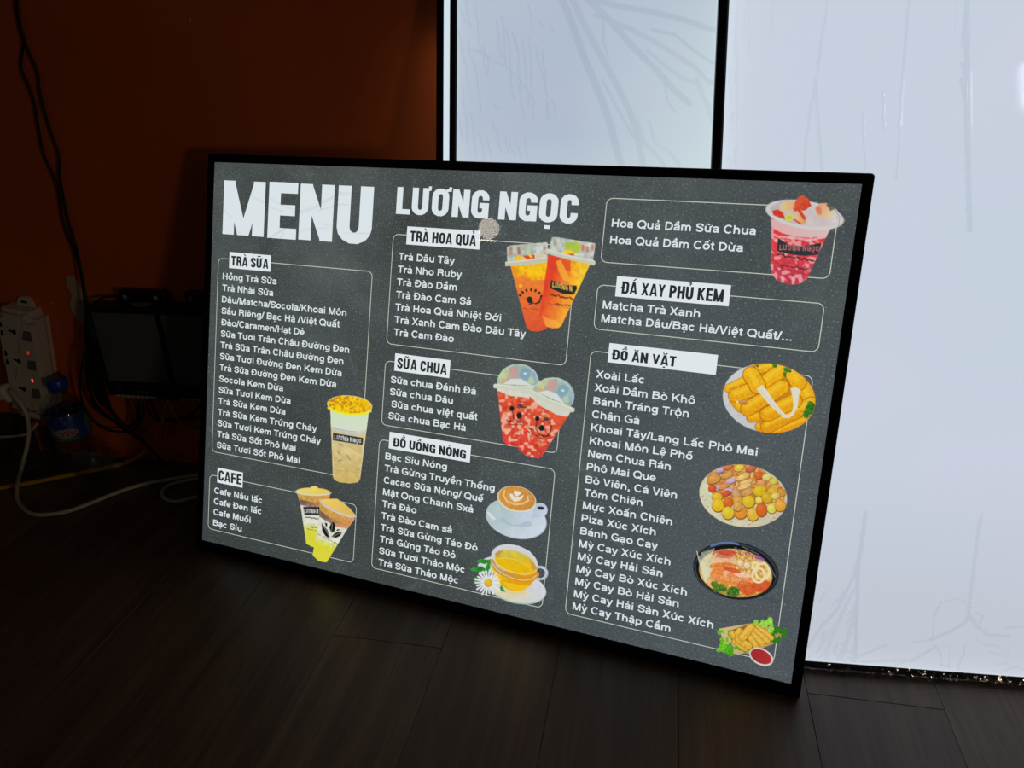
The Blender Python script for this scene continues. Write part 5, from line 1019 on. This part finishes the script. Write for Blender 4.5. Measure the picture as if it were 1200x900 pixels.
for k in range(7): a.line([(330 + k * 16, 262 + k * 4), (340 + k * 16, 292 + k * 4)], 4, (244, 206, 170), .7)
for k in range(26): x = 180 + k * 14; a.line([(x, 150 + 40 * math.sin(k)), (x + 30, 170 + 40 * math.cos(k * 1.7))], 3, (240, 214, 170), .5)
a.blob(385, 170, 22, (228, 200, 150), (244, 230, 200), (160, 110, 60)); a.blob(430, 185, 24, (226, 200, 140), (244, 230, 200), (160, 110, 60))
for cx, cy, rx, ry in ((505, 250, 48, 54), (530, 225, 52, 60), (485, 190, 28, 32)): 
    c1 = a.ell_cov(cx, cy, rx, ry) * (1 - a.ell_cov(cx, cy, rx - 15, ry - 15)); a.put(c1, (236, 220, 166))
a.clip = None
for x, y, r_ in ((210, 310, 24), (245, 330, 32), (225, 345, 26), (275, 345, 22), (335, 350, 32), (350, 370, 30), (315, 370, 22), (365, 345, 18)): a.ell(x, y, r_, r_ * .8, {'a': (58, 96, 38), 'b': (96, 140, 44), 'p': (x, y + r_), 'q': (x, y - r_), 'n': (.35, 7)})
for k in range(16): x0_ = 100 + k * 6; a.line([(92 + k * 9, 100 + (k * 37 % 40) - 30 + (20 if k < 4 else 0)), (110 + k * 4, 170 + k * 2), (150 + k * 3, 300 - k * 6)], 5, (206, 212, 176) if k % 2 else (226, 228, 196), .95)
for k in range(26):
    x = 350 + RNG.random() * 170; y = 62 + (x - 350) * .35 + RNG.random() * 40; a.line([(x, y), (x + RNG.random() * 40 - 10, y + RNG.random() * 40 - 10)], 5, (132, 62, 140) if k % 3 else (190, 140, 200), .9)
a.build('printed_picture', A['noodle'], Z, panel, 'picture of a black bowl of spicy noodles')
# --- rolls on lettuce
a = Art(215, 520, 700, 865, 3.6)
a.poly([(240, 606), (450, 572), (500, 570), (690, 640), (600, 710), (450, 770), (300, 780)], {'a': (212, 190, 140), 'b': (190, 150, 90), 'p': (250, 600), 'q': (600, 750)})
for i in range(60):
    s_ = RNG.random(); x, y = [(238 + RNG.random() * 90, 620 + RNG.random() * 130), (270 + RNG.random() * 180, 715 + RNG.random() * 55), (470 + RNG.random() * 130, 550 + RNG.random() * 70), (570 + RNG.random() * 105, 610 + RNG.random() * 85)][i % 4]
    a.ell(x, y, 12 + RNG.random() * 16, 8 + RNG.random() * 11, {'a': [(110, 190, 40), (74, 160, 34), (150, 214, 70), (50, 120, 30)][i % 4], 'n': (.2, 6)}, rot=RNG.random() * 180)
a.poly([(310, 620), (450, 575), (600, 670), (560, 710), (420, 750), (330, 700)], (150, 104, 30))
for x1_, y1_, x2_, y2_, r_ in ((500, 600, 590, 668, 17), (480, 615, 565, 690, 18), (462, 635, 530, 706, 18), (445, 660, 490, 722, 19), (330, 640, 350, 662, 22), (350, 690, 420, 740, 20), (370, 680, 440, 722, 23), (380, 625, 370, 640, 24), (400, 665, 455, 600, 26)): a.capsule(x1_, y1_, x2_, y2_, r_, {'a': (220, 172, 60), 'n': (.12, 8)}, (236, 200, 100), (140, 96, 24))
a.ell(524, 794, 84, 54, (222, 214, 214), rot=26); a.ell(523, 793, 74, 44, {'a': (160, 44, 46), 'b': (176, 50, 50), 'p': (450, 0), 'q': (600, 0)}, rot=26)
a.build('printed_picture', A['rolls'], Z, panel, 'picture of spring rolls on lettuce with red sauce')
# --- coffee cup
a = Art(255, 85, 1060, 800, 6)
a.ell(650, 520, 396, 250, (190, 204, 216), rot=14); a.ell(648, 512, 388, 240, {'a': (176, 196, 196), 'b': (206, 216, 228), 'p': (300, 350), 'q': (900, 700), 'n': (.02, 60)}, rot=14)
a.ell(650, 560, 210, 60, (168, 184, 196), rot=10, alpha=.7); a.line([(290, 440), (375, 520)], 26, (216, 224, 224)); a.line([(300, 470), (360, 540)], 10, (222, 228, 226))
hc = a.ell_cov(955, 410, 95, 92, 20) * (1 - a.ell_cov(965, 386, 42, 20, 5)); a.put(hc, {'a': (176, 192, 214), 'b': (206, 216, 228), 'p': (900, 330), 'q': (1030, 480)}); a.poly([(830, 520), (880, 440), (960, 480), (1000, 470), (950, 500)], (186, 200, 220)); a.put(a.ell_cov(965, 386, 42, 20, 5), (44, 46, 48))
a.poly([(412, 210), (430, 330), (480, 480), (540, 560), (620, 596), (700, 592), (780, 550), (850, 470), (900, 360), (905, 270)], {'a': (172, 196, 192), 'b': (196, 210, 226), 'p': (430, 400), 'q': (800, 500), 'n': (.02, 50)})
a.ell(660, 268, 250, 162, (226, 220, 196), rot=14); a.ell(662, 262, 238, 150, {'a': (214, 150, 62), 'b': (200, 140, 70), 'p': (430, 300), 'q': (880, 200), 'n': (.07, 14)}, rot=14)
a.line([(510, 160), (490, 220), (540, 300), (640, 340), (740, 330), (810, 290), (800, 240)], 22, (236, 206, 150), .85); a.line([(560, 150), (540, 210), (590, 290), (650, 310)], 10, (226, 190, 130), .7); a.line([(620, 160), (700, 150), (790, 190), (850, 260)], 9, (224, 180, 120), .5)
a.poly([(568, 205), (600, 196), (640, 250), (700, 240), (752, 215), (735, 262), (690, 295), (632, 304), (590, 265)], (232, 224, 206)); a.line([(625, 205), (650, 246), (690, 236)], 8, (206, 150, 80))
a.poly([(620, 180), (640, 158), (668, 172), (690, 168), (716, 180), (710, 208), (660, 240), (630, 205)], (236, 228, 212))
a.build('printed_picture', A['coffee'], Z, panel, 'picture of a latte in a white cup and saucer')
# --- chamomile tea
a = Art(45, 80, 1060, 870, 6)
a.ell(660, 640, 376, 200, (150, 186, 180), rot=12); a.ell(662, 632, 370, 192, {'a': (222, 210, 176), 'b': (210, 212, 218), 'p': (450, 700), 'q': (900, 600), 'n': (.02, 50)}, rot=12)
a.ell(640, 690, 150, 36, (230, 206, 130), rot=6, alpha=.7)
a.poly([(250, 260), (340, 236), (400, 300), (380, 430), (180, 470), (160, 340)], (206, 216, 216))
hc = a.ell_cov(960, 450, 96, 90, 30) * (1 - a.ell_cov(955, 452, 62, 58, 30)); a.put(hc, (176, 182, 200)); a.line([(925, 372), (1000, 395), (1040, 440), (1000, 510), (930, 545)], 8, (226, 228, 236))
a.ell(630, 290, 306, 188, (206, 210, 214), rot=20)
a.poly([(335, 300), (345, 400), (390, 510), (470, 610), (560, 665), (660, 682), (740, 672), (830, 610), (890, 530), (918, 440), (915, 370), (700, 300)], {'a': (238, 204, 20), 'b': (230, 160, 20), 'p': (380, 420), 'q': (600, 480), 'n': (.04, 40)})
a.poly([(470, 560), (560, 655), (660, 680), (740, 670), (820, 610), (700, 600)], (240, 206, 30), .7, paint_only=True)
a.ell(640, 312, 272, 138, {'a': (206, 196, 90), 'b': (230, 184, 20), 'p': (640, 180), 'q': (620, 330), 'n': (.04, 40)}, rot=20)
a.poly([(380, 200), (430, 166), (490, 166), (440, 220), (410, 260)], (196, 150, 84)); a.poly([(810, 275), (880, 330), (910, 390), (870, 420)], (200, 156, 80))
a.line([(345, 300), (400, 390), (500, 460), (640, 510), (760, 530), (860, 520), (910, 470)], 70, {'a': (190, 150, 100), 'b': (214, 150, 40), 'p': (400, 0), 'q': (700, 0)}); a.poly([(380, 330), (440, 350), (520, 410), (500, 430), (410, 380)], (206, 186, 150), .8)
a.line([(350, 250), (400, 330), (500, 400), (640, 450), (780, 470), (870, 450), (912, 410)], 8, (236, 226, 190)); a.line([(340, 310), (400, 400), (500, 470), (620, 520), (740, 545), (850, 530), (908, 480)], 8, (240, 226, 190)); a.line([(410, 270), (520, 256), (640, 280), (760, 340), (850, 420)], 5, (240, 226, 120))
a.line([(365, 205), (430, 130), (540, 96), (680, 110), (820, 180), (900, 280), (918, 370)], 10, (216, 222, 222))
for pts in ([(130, 300), (200, 266), (290, 280), (320, 300), (250, 335), (180, 318)], [(50, 405), (120, 366), (210, 362), (260, 400), (200, 435), (110, 430)], [(260, 380), (300, 280), (320, 270), (325, 380), (290, 440)], [(105, 570), (120, 510), (170, 480), (180, 530)], [(430, 600), (470, 610), (515, 695), (460, 680)], [(230, 420), (300, 350), (320, 410), (280, 450)]): a.poly(pts, {'a': (52, 170, 60), 'b': (40, 120, 40), 'p': pts[0], 'q': pts[2], 'n': (.12, 10)})
for k in range(22):
    an = 2 * math.pi * k / 22; r_ = 140 + (k * 7 % 5) * 7; ex_, ey_ = 290 + r_ * math.cos(an) * 1.08, 575 + r_ * math.sin(an); a.poly([(290 + 30 * math.cos(an - .3), 575 + 30 * math.sin(an - .3)), (ex_ + 13 * math.sin(an), ey_ - 13 * math.cos(an)), (ex_ + 10 * math.cos(an), ey_ + 10 * math.sin(an)), (ex_ - 13 * math.sin(an), ey_ + 13 * math.cos(an)), (290 + 30 * math.cos(an + .3), 575 + 30 * math.sin(an + .3))], (214, 220, 222) if k % 2 else (228, 232, 232))
a.blob(292, 573, 48, {'a': (226, 176, 30), 'n': (.15, 8)}, (240, 206, 60), (160, 120, 40))
a.build('printed_picture', A['tea'], Z, panel, 'picture of chamomile tea in a glass cup with a daisy')

us = np.array([0.] + dn(.002, .215, .0012) + [.216, .217, .25, .45, .65, W]); vs_ = np.array([y0, .2, .36, .427, .4285] + dn(.43, y1 - .001, .0012) + [y1])
fm = film('cover_film', us, vs_, D['foldsM'], .0003, M['acrylic'], menu, .0012, 5); fm['label'] = 'clear protective film over the print'

# ------------------------------------------------------------------ power strip on the wall
S_ = D['strip']
tilt = math.radians(-8.5)
ps = empty('power_strip'); ps.matrix_world = wall_mat @ Matrix.Translation((-.482, .198, 0)) @ Matrix.Rotation(tilt, 4, 'Z')
tag(ps, 'ivory power strip with sockets and rocker switches hung upside down on the orange wall', 'power strip')
W2, H2 = .040, .1085
def to_ps(p): a_ = Matrix.Rotation(-tilt, 2) @ V((p[0] + .482, p[1] - .198)); return a_.x, a_.y
bm = bmesh.new(); box_bm(bm, -W2, W2, -H2, H2, .0, .036)
bmesh.ops.bevel(bm, geom=[e for e in bm.edges if abs(e.verts[0].co.z - e.verts[1].co.z) > .01], offset=.013, segments=5, affect='EDGES')
bmesh.ops.bevel(bm, geom=[e for e in bm.edges if e.verts[0].co.z > .0355 and e.verts[1].co.z > .0355], offset=.0075, segments=4, affect='EDGES')
from_bm('body', bm, M['white_plastic'], ps)
lp = prism('hanging_loop', [(-.018, -.004), (-.012, .012), (-.006, .0165), (.007, .0165), (.013, .012), (.019, -.004)], 0, .006, M['white_plastic'], ps, .001); lx, ly = to_ps(S_['loop'][2]); lp.location = (lx + .001, H2, .001)
boxo('loop_hole', lx - .006, lx + .007, H2 + .0045, H2 + .010, .0055, .0074, M['black_hole'], ps, .001)
boxo('seam', W2 - .0005, W2 + .0005, -H2 + .014, H2 - .014, .010, .011, M['grey_switch'], ps)
for i, p in enumerate(S_['sw']):
    x, y = to_ps(p)
    sw = boxo('rocker_switch', x - .0085, x + .0085, y - .0105, y + .0105, .0355, .0368, M['white_plastic'], ps, .0005)
    bm = bmesh.new(); vs3 = [bm.verts.new(q_) for q_ in ((x - .0068, y - .0085, .0366), (x + .0068, y - .0085, .0366), (x + .0068, y + .0085, .0366), (x - .0068, y + .0085, .0366), (x - .0068, y - .0085, .0415), (x + .0068, y - .0085, .0415), (x + .0068, y + .0085, .0372), (x - .0068, y + .0085, .0372))]
    for f_ in ((4, 5, 6, 7), (0, 1, 5, 4), (1, 2, 6, 5), (2, 3, 7, 6), (3, 0, 4, 7)): bm.faces.new([vs3[q_] for q_ in f_])
    from_bm('rocker', bm, M['grey_switch'], sw)
for (p, mt) in zip(S_['led'], ('dim_led', 'red_led')):
    x, y = to_ps(p); boxo('indicator_light', x - .0016, x + .0016, y - .0030, y + .0030, .0355, .0366, M[mt], ps, .0004)['label'] = 'small red indicator light'
boxo('indicator_light', to_ps(S_['led'][0])[0] - .0012, to_ps(S_['led'][0])[0] + .0012, .076, .081, .0355, .0364, M['white_plastic'], ps, .0004)['label'] = 'unlit indicator'
pitch = to_ps(S_['tsock'][0])[1] - to_ps(S_['tsock'][1])[1]
for i in range(3):
    x, y = to_ps(S_['tsock'][i]); xs_ = x - .021
    so = prism('socket', [(xs_ - .0065, y - .012), (x + .009, y - .012), (x + .009, y + .016), (xs_ - .0065, y + .016)], .0358, .03615, M['white_plastic'], ps)
    prism('earth_hole', [(x - .0075, y + .002), (x - .003, y + .003), (x, y + .001), (x + .003, y + .0045), (x + .007, y + .002), (x + .007, y - .003), (x + .003, y - .0055), (x, y - .003), (x - .003, y - .001), (x - .0075, y - .001)], .0362, .0366, M['black_hole'], so)
    if i < 2:
        for sy in (-1, 1):
            yy = y + sy * .0085 + .002; prism('pin_slot', [(xs_ - .003, yy - .005), (xs_ + .0015, yy - .005), (xs_ + .003, yy - .002), (xs_ + .001, yy + .005), (xs_ - .002, yy + .005)], .0362, .0366, M['black_hole'], so)
x, y = to_ps(S_['txt'][0]); text_mesh('Tengfei', 'print_text', M['strip_text'], ps, x - .018, y + .0055, x + .018, .0075, .0363, .01, flip=True)
text_mesh('TC', 'print_text', M['strip_text'], ps, x + .002, y + .016, x + .009, .004, .0363, .01, flip=True)
# plug pushed into the lowest socket, with its white lead
pl = empty('power_lead'); tag(pl, 'white power lead with plug in the lowest strip socket, looping across the floor', 'cable')
C_ = D['cables']
bm = bmesh.new(); box_bm(bm, -.016, .014, -.015, .012, .0375, .062, .006, 3); box_bm(bm, .004, .014, -.022, -.006, .044, .060, .004, 2)
pg = from_bm('plug', bm, M['white_plastic'], None, smooth=True); pg.matrix_world = wall_mat @ Matrix.Translation((S_['plug'][0][0] - .001, S_['plug'][0][1], 0)) @ Matrix.Rotation(.25, 4, 'Z')
mw = pg.matrix_world.copy(); pg.parent = pl; pg.matrix_parent_inverse = Matrix(); pg.matrix_world = mw
tube('lead', C_['white'], .0036, M['white_cable'], pl, 10)
tube('strain_relief', C_['white'][:3], .0048, M['white_cable'], pl, 10)
def cable(name, P, r, mat, label, group=None, seg=7): return tag(tube(name, P, r, mat, None, seg), label, 'cable', group)
cable('white_cable', C_['white2'], .0034, M['white_cable'], 'white cable loop on the floor peeking out from behind the board')
cable('white_cable', C_['thin'], .0028, M['white_cable'], 'thin pale cable passing behind the bottom of the power strip')
cable('yellow_cable', C_['yfloor'], .0044, M['yellow_cable'], 'thick yellow cable lying on the floor below the bottles')
cable('yellow_cable', C_['yellow'][0], .0034, M['yellow_cable'], 'short yellow cable hanging straight down under the wall units')
cable('yellow_cable', C_['yellow'][1], .0034, M['yellow_cable'], 'yellow cable curving right under the wall units')
cable('hanging_cable', C_['cord_a'], .0021, M['black_cable'], 'thin black cord down the orange wall, right-hand one of the pair')
cable('hanging_cable', C_['cord_b'], .0020, M['black_cable'], 'thin black cord down the orange wall, left-hand one of the pair')
lbl = ['black cable drooping in the widest loop under the grey wall units', 'black cable running diagonally down to the floor, leftmost', 'black cable running diagonally down to the floor, rightmost', 'black cable in a small tight loop below the ports', 'black cable bowed out left of the grey units', 'black cable sagging between the two grey units', 'thin black cable hugging the wall toward the board']
for P, l_ in zip(C_['loops'], lbl): cable('black_cable', P, .0022, M['black_cable'], l_)
for P, l_ in zip(C_['bundle'], ('leftmost', 'second from the left', 'middle', 'second from the right', 'rightmost')): cable('black_cable', P, .0034, M['black_cable'], l_ + ' black cable in the bundle beside the left grey unit', 'cable bundle beside the wall unit')

# ------------------------------------------------------------------ grey wall units
dv = D['dev']
def wobj(name): o = empty(name); o.matrix_world = wall_mat; return o
zt = .3195; zbm = .1545
def unit(x0, x1, fx0, fx1, label, txt_x):
    r = wobj('wall_unit'); tag(r, label, 'wall unit', 'grey fronted units on the orange wall')
    boxo('case', x0, x1, zbm + .006, zt, .0, .0375, M['black_plastic'], r, .002)
    boxo('front_panel', fx0, fx1, .1825, .3095, .0370, .0388, M['grey_face'], r, .0006)['label'] = 'plain grey front panel'
    boxo('top_rim', x0, x1, .3100, zt, .0375, .0415, M['black_plastic'], r, .001)
    boxo('lower_panel', x0, x1, zbm, .182, .0375, .0405, M['black_plastic'], r, .001)
    if fx0 - x0 > .003: boxo('side_rim', x0, fx0, .182, .31, .0375, .0405, M['black_plastic'], r, .0006)
    st = boxo('port_strip', txt_x - .006, txt_x + .076, .1558, .1572, .0400, .0425, M['port'], r, .0003); st['label'] = 'pale strip over the ports'
    for k in range(8): boxo('port', txt_x - .003 + k * .0095, txt_x + .0015 + k * .0095, .1520, .1556, .0330, .0415, M['port'], r, .0004)
    text_mesh('ARTV', 'print_text', M['grey_text'], r, txt_x, .1665, txt_x + .0125, .0032, .0407, .0)
    text_mesh('POWER OUTPUT', 'print_text', M['grey_text'], r, txt_x + .040, .1640, txt_x + .070, .0022, .0407, .0)
    return r
f1 = dv['f1']; f2 = dv['f2']
unit(-.3145, -.1875, -.3085, -.1905, 'left one of the two grey fronted wall units, complete in view', -.2955)
unit(-.1850, -.0580, -.1790, -.0610, 'right one of the two grey fronted wall units, cut off by the menu board', -.1665)
for (x0_, x1_, l_) in ((-.262, -.176, 'black bar shaped adapter with two round studs standing on the left wall unit'), (-.140, -.056, 'black bar shaped adapter on the right wall unit, half hidden by the board')):
    r = wobj('bar_adapter'); tag(r, l_, 'adapter'); z0_ = zt + .0005; boxo('case', x0_, x1_, z0_, z0_ + .024, .004, .022, M['black_plastic'], r, .004, 3)
    for xx in (x0_ + .013, x1_ - .016):
        s2 = lathe('stud', [(.0045, 0), (.0045, .002), (.0025, .003), (.001, .003)], M['grey_text'], r, 16); s2.location = (xx, z0_ + .013, .0215)
sc_ = wobj('paper_scrap'); tag(sc_, 'torn scrap of pale paper lying on top of the left wall unit', 'paper')
bm = bmesh.new(); ny = 8
pts = [(-.252, .012), (-.236, .031), (-.222, .0385), (-.206, .036), (-.196, .028), (-.201, .010), (-.225, .006)]
random.seed(2); cv = bm.verts.new((-.222, zt + .006, .022)); rg = [bm.verts.new((x, zt + .0012 + random.random() * .004, z)) for x, z in pts]
for i in range(len(rg)): bm.faces.new((cv, rg[i], rg[(i + 1) % len(rg)]))
bmesh.ops.solidify(bm, geom=bm.faces[:], thickness=.0004); from_bm('sheet', bm, M['paper'], sc_)
tp = wobj('cable_on_top'); tp.name = 'black_cable'; tag(tp, 'black cable curled over the top of the left wall unit', 'cable')
tube('lead', [(-.305, zt + .003, .03), (-.298, zt + .008, .014), (-.275, zt + .009, .006), (-.262, zt + .006, .014), (-.235, zt + .0045, .026), (-.20, zt + .004, .018), (-.16, zt + .004, .02), (-.12, zt + .004, .026)], .0022, M['black_cable'], tp, 7)

# ------------------------------------------------------------------ brown board at the left edge
bd = wobj('wooden_board'); tag(bd, 'dark brown rough board at the left edge, under the power strip', 'board')
boxo('face_board', -.78, -.53, -.0048, .085, .004, .016, M['brown_wood'], bd, .002)
for k in range(9): boxo('batten', -.775 + k * .0275, -.757 + k * .0275, -.0045, .084, .016, .0185, M['brown_wood'], bd, .001)
boxo('foot', -.507, -.492, -.0048, .062, .004, .018, M['brown_wood'], bd, .002)

# ------------------------------------------------------------------ bottles
def clear_plastic():
    t = NT('clear_bottle_plastic'); lw = t.n('LayerWeight', {'Blend': .35})
    tr = t.n('BsdfTransparent', {'Color': (.80, .83, .86, 1)}); gl = t.n('BsdfGlossy', {'Color': (.9, .9, .9, 1), 'Roughness': .06})
    k = t.math('ADD', t.math('MULTIPLY', lw.outputs['Facing'], .22), .05)
    return t.surf(t.n('MixShader', {0: k, 1: tr.outputs[0], 2: gl.outputs[0]}).outputs[0])
M['bottle'] = clear_plastic()
t = NT('blue_bottle_label'); tc = t.n('TexCoord').outputs['Object']; sx = t.n('SeparateXYZ', {0: tc}); zz = sx.outputs[2]
n_ = t.n('TexNoise', {'Vector': tc, 'Scale': 55., 'Detail': 3.}).outputs[0]
cc = t.ramp(zz, [(.072, L4(40, 100, 40)), (.080, L4(26, 60, 140)), (.105, L4(24, 54, 130)), (.125, L4(22, 44, 100))])
t.t.nodes[-1].color_ramp.interpolation = 'LINEAR'
cc = t.mix(t.math('MULTIPLY', t.math('GREATER_THAN', n_, .60), .5), cc, L4(110, 150, 160))
M['label'] = t.surf(t.n('BsdfPrincipled', {'Base Color': cc, 'Roughness': .35}).outputs[0])
M['label_white'] = plain('label_white', (150, 145, 150), .4, .4); M['label_red'] = plain('label_red_print', (190, 40, 50), .5, .3); M['label_green'] = plain('label_green', (70, 120, 80), .5, .3)
bp_ = V(D['floorpt']['bottle']); cam_l = V(c['loc'])
bt = empty('water_bottle', loc=(bp_.x + .008, bp_.y - .001, -.0048)); tag(bt, 'small water bottle with blue label and blue cap, under the power strip', 'bottle')
ang = math.atan2(cam_l.y - bp_.y, cam_l.x - bp_.x); bt.rotation_euler = (0, 0, ang)
rib = lambda a_, z: 1 + .012 * math.sin(a_ * 8) * (1 if z < .07 else 0)
lathe('body', [(.004, .003), (.024, .0), (.0305, .004), (.033, .012), (.0315, .020), (.033, .028), (.0315, .036), (.033, .044), (.0318, .052), (.033, .060), (.0325, .068), (.0328, .074), (.0328, .118), (.032, .124), (.028, .134), (.020, .146), (.0135, .154), (.0125, .160), (.0125, .168)], M['bottle'], bt, 36, rib)
lb = lathe('label_wrap', [(.0336, .073), (.0338, .076), (.0338, .118), (.0330, .1225)], M['label'], bt, 36, cap=False)
def wrap_text(text, x0, z, w_, cap, mat, rad, bold=.02, phase=0.):
    o = text_mesh(text, 'label_text', mat, lb, 0, z, w_, cap, 0, bold); me = o.data; n = len(me.vertices); a_ = np.empty(n * 3, np.float32); me.vertices.foreach_get('co', a_); a_ = a_.reshape(-1, 3)
    th = (a_[:, 0] + x0) / rad + phase; me.vertices.foreach_set('co', np.stack([rad * np.cos(th), rad * np.sin(th), a_[:, 1]], 1).astype(np.float32).ravel()); me.update(); return o
def wrap_patch(name, t0, t1, z0, z1, mat, rad):
    n = 12; vs4 = []
    for i in range(n + 1):
        th = t0 + (t1 - t0) * i / n; zc = (z1 - z0) * .5 * math.sin(math.pi * i / n) ** .5
        vs4 += [(rad * math.cos(th), rad * math.sin(th), (z0 + z1) / 2 - zc), (rad * math.cos(th), rad * math.sin(th), (z0 + z1) / 2 + zc)]
    return from_np(name, vs4, [(2 * i, 2 * i + 2, 2 * i + 3, 2 * i + 1) for i in range(n)], mat, lb)
wrap_patch('label_patch', -1.0, .35, .080, .098, M['label_white'], .03395)
wrap_patch('label_patch', .75, 1.3, .080, .116, M['label_green'], .03395)
wrap_patch('label_patch', -.9, .3, .0745, .0795, M['label_green'], .03395)
wrap_text('LaVie', -.029, .0835, .038, .0115, M['label_red'], .0341)
lathe('cap', [(.0165, .166), (.0172, .168), (.0172, .182), (.0160, .1845), (.004, .185)], M['blue_plastic'], bt, 30, lambda a_, z: 1 + .012 * math.sin(a_ * 30) * (.167 < z < .1835))
lathe('neck_ring', [(.0125, .1605), (.0155, .161), (.0155, .163), (.0125, .1635)], M['bottle'], bt, 30)
# second bottle lying behind it
b2_ = empty('water_bottle', loc=(bp_.x + .030, bp_.y + .002, .0285)); tag(b2_, 'crumpled clear empty bottle lying on the floor beside the blue-labelled bottle', 'bottle')
b2_.rotation_euler = (math.radians(90), 0, math.radians(75))
lathe('body', [(.004, .0), (.024, -.002), (.0315, .006), (.030, .018), (.0325, .028), (.029, .040), (.031, .052), (.028, .062), (.018, .074), (.0125, .08), (.0125, .086)], M['bottle'], b2_, 30, lambda a_, z: 1 + .05 * math.sin(a_ * 3 + z * 90) + .03 * math.sin(a_ * 7 - z * 140))
b2_.location.y -= .038; b2_.location.x += .003

# ------------------------------------------------------------------ things behind the photographer that the glossy sheets mirror
lp_, ld = D['lamp']; lm = empty('round_lamp', loc=lp_); tag(lm, 'small round lamp behind the photographer, mirrored in the menu board', 'lamp')
M['lamp'] = emit('warm_lamp_glow', (255, 240, 224), 10); lm.rotation_euler = (-V(ld)).to_track_quat('Z', 'Y').to_euler()
lathe('diffuser', [(.002, .004), (.032, .003), (.043, 0), (.043, -.006), (.002, -.006)], M['lamp'], lm, 32)
lathe('housing', [(.044, .0), (.046, -.012), (.030, -.03), (.004, -.032)], M['backing'], lm, 32)
M['daylight'] = emit('daylight_pane', (235, 240, 255), 9.)
wc = [V(p) for p in D['wincorners']]; ctr = sum(wc, V()) / len(wc); nrm = V(D['window'][1])
bm = bmesh.new(); f0 = bm.faces.new([bm.verts.new(p) for p in wc]); bmesh.ops.solidify(bm, geom=[f0], thickness=.006)
wn = from_bm('window_1', bm, M['daylight']); tag(wn, 'small bright pane behind the photographer', None, None, 'structure')
print('tris', sum(len(o.data.polygons) for o in bpy.data.objects if o.type == 'MESH'))
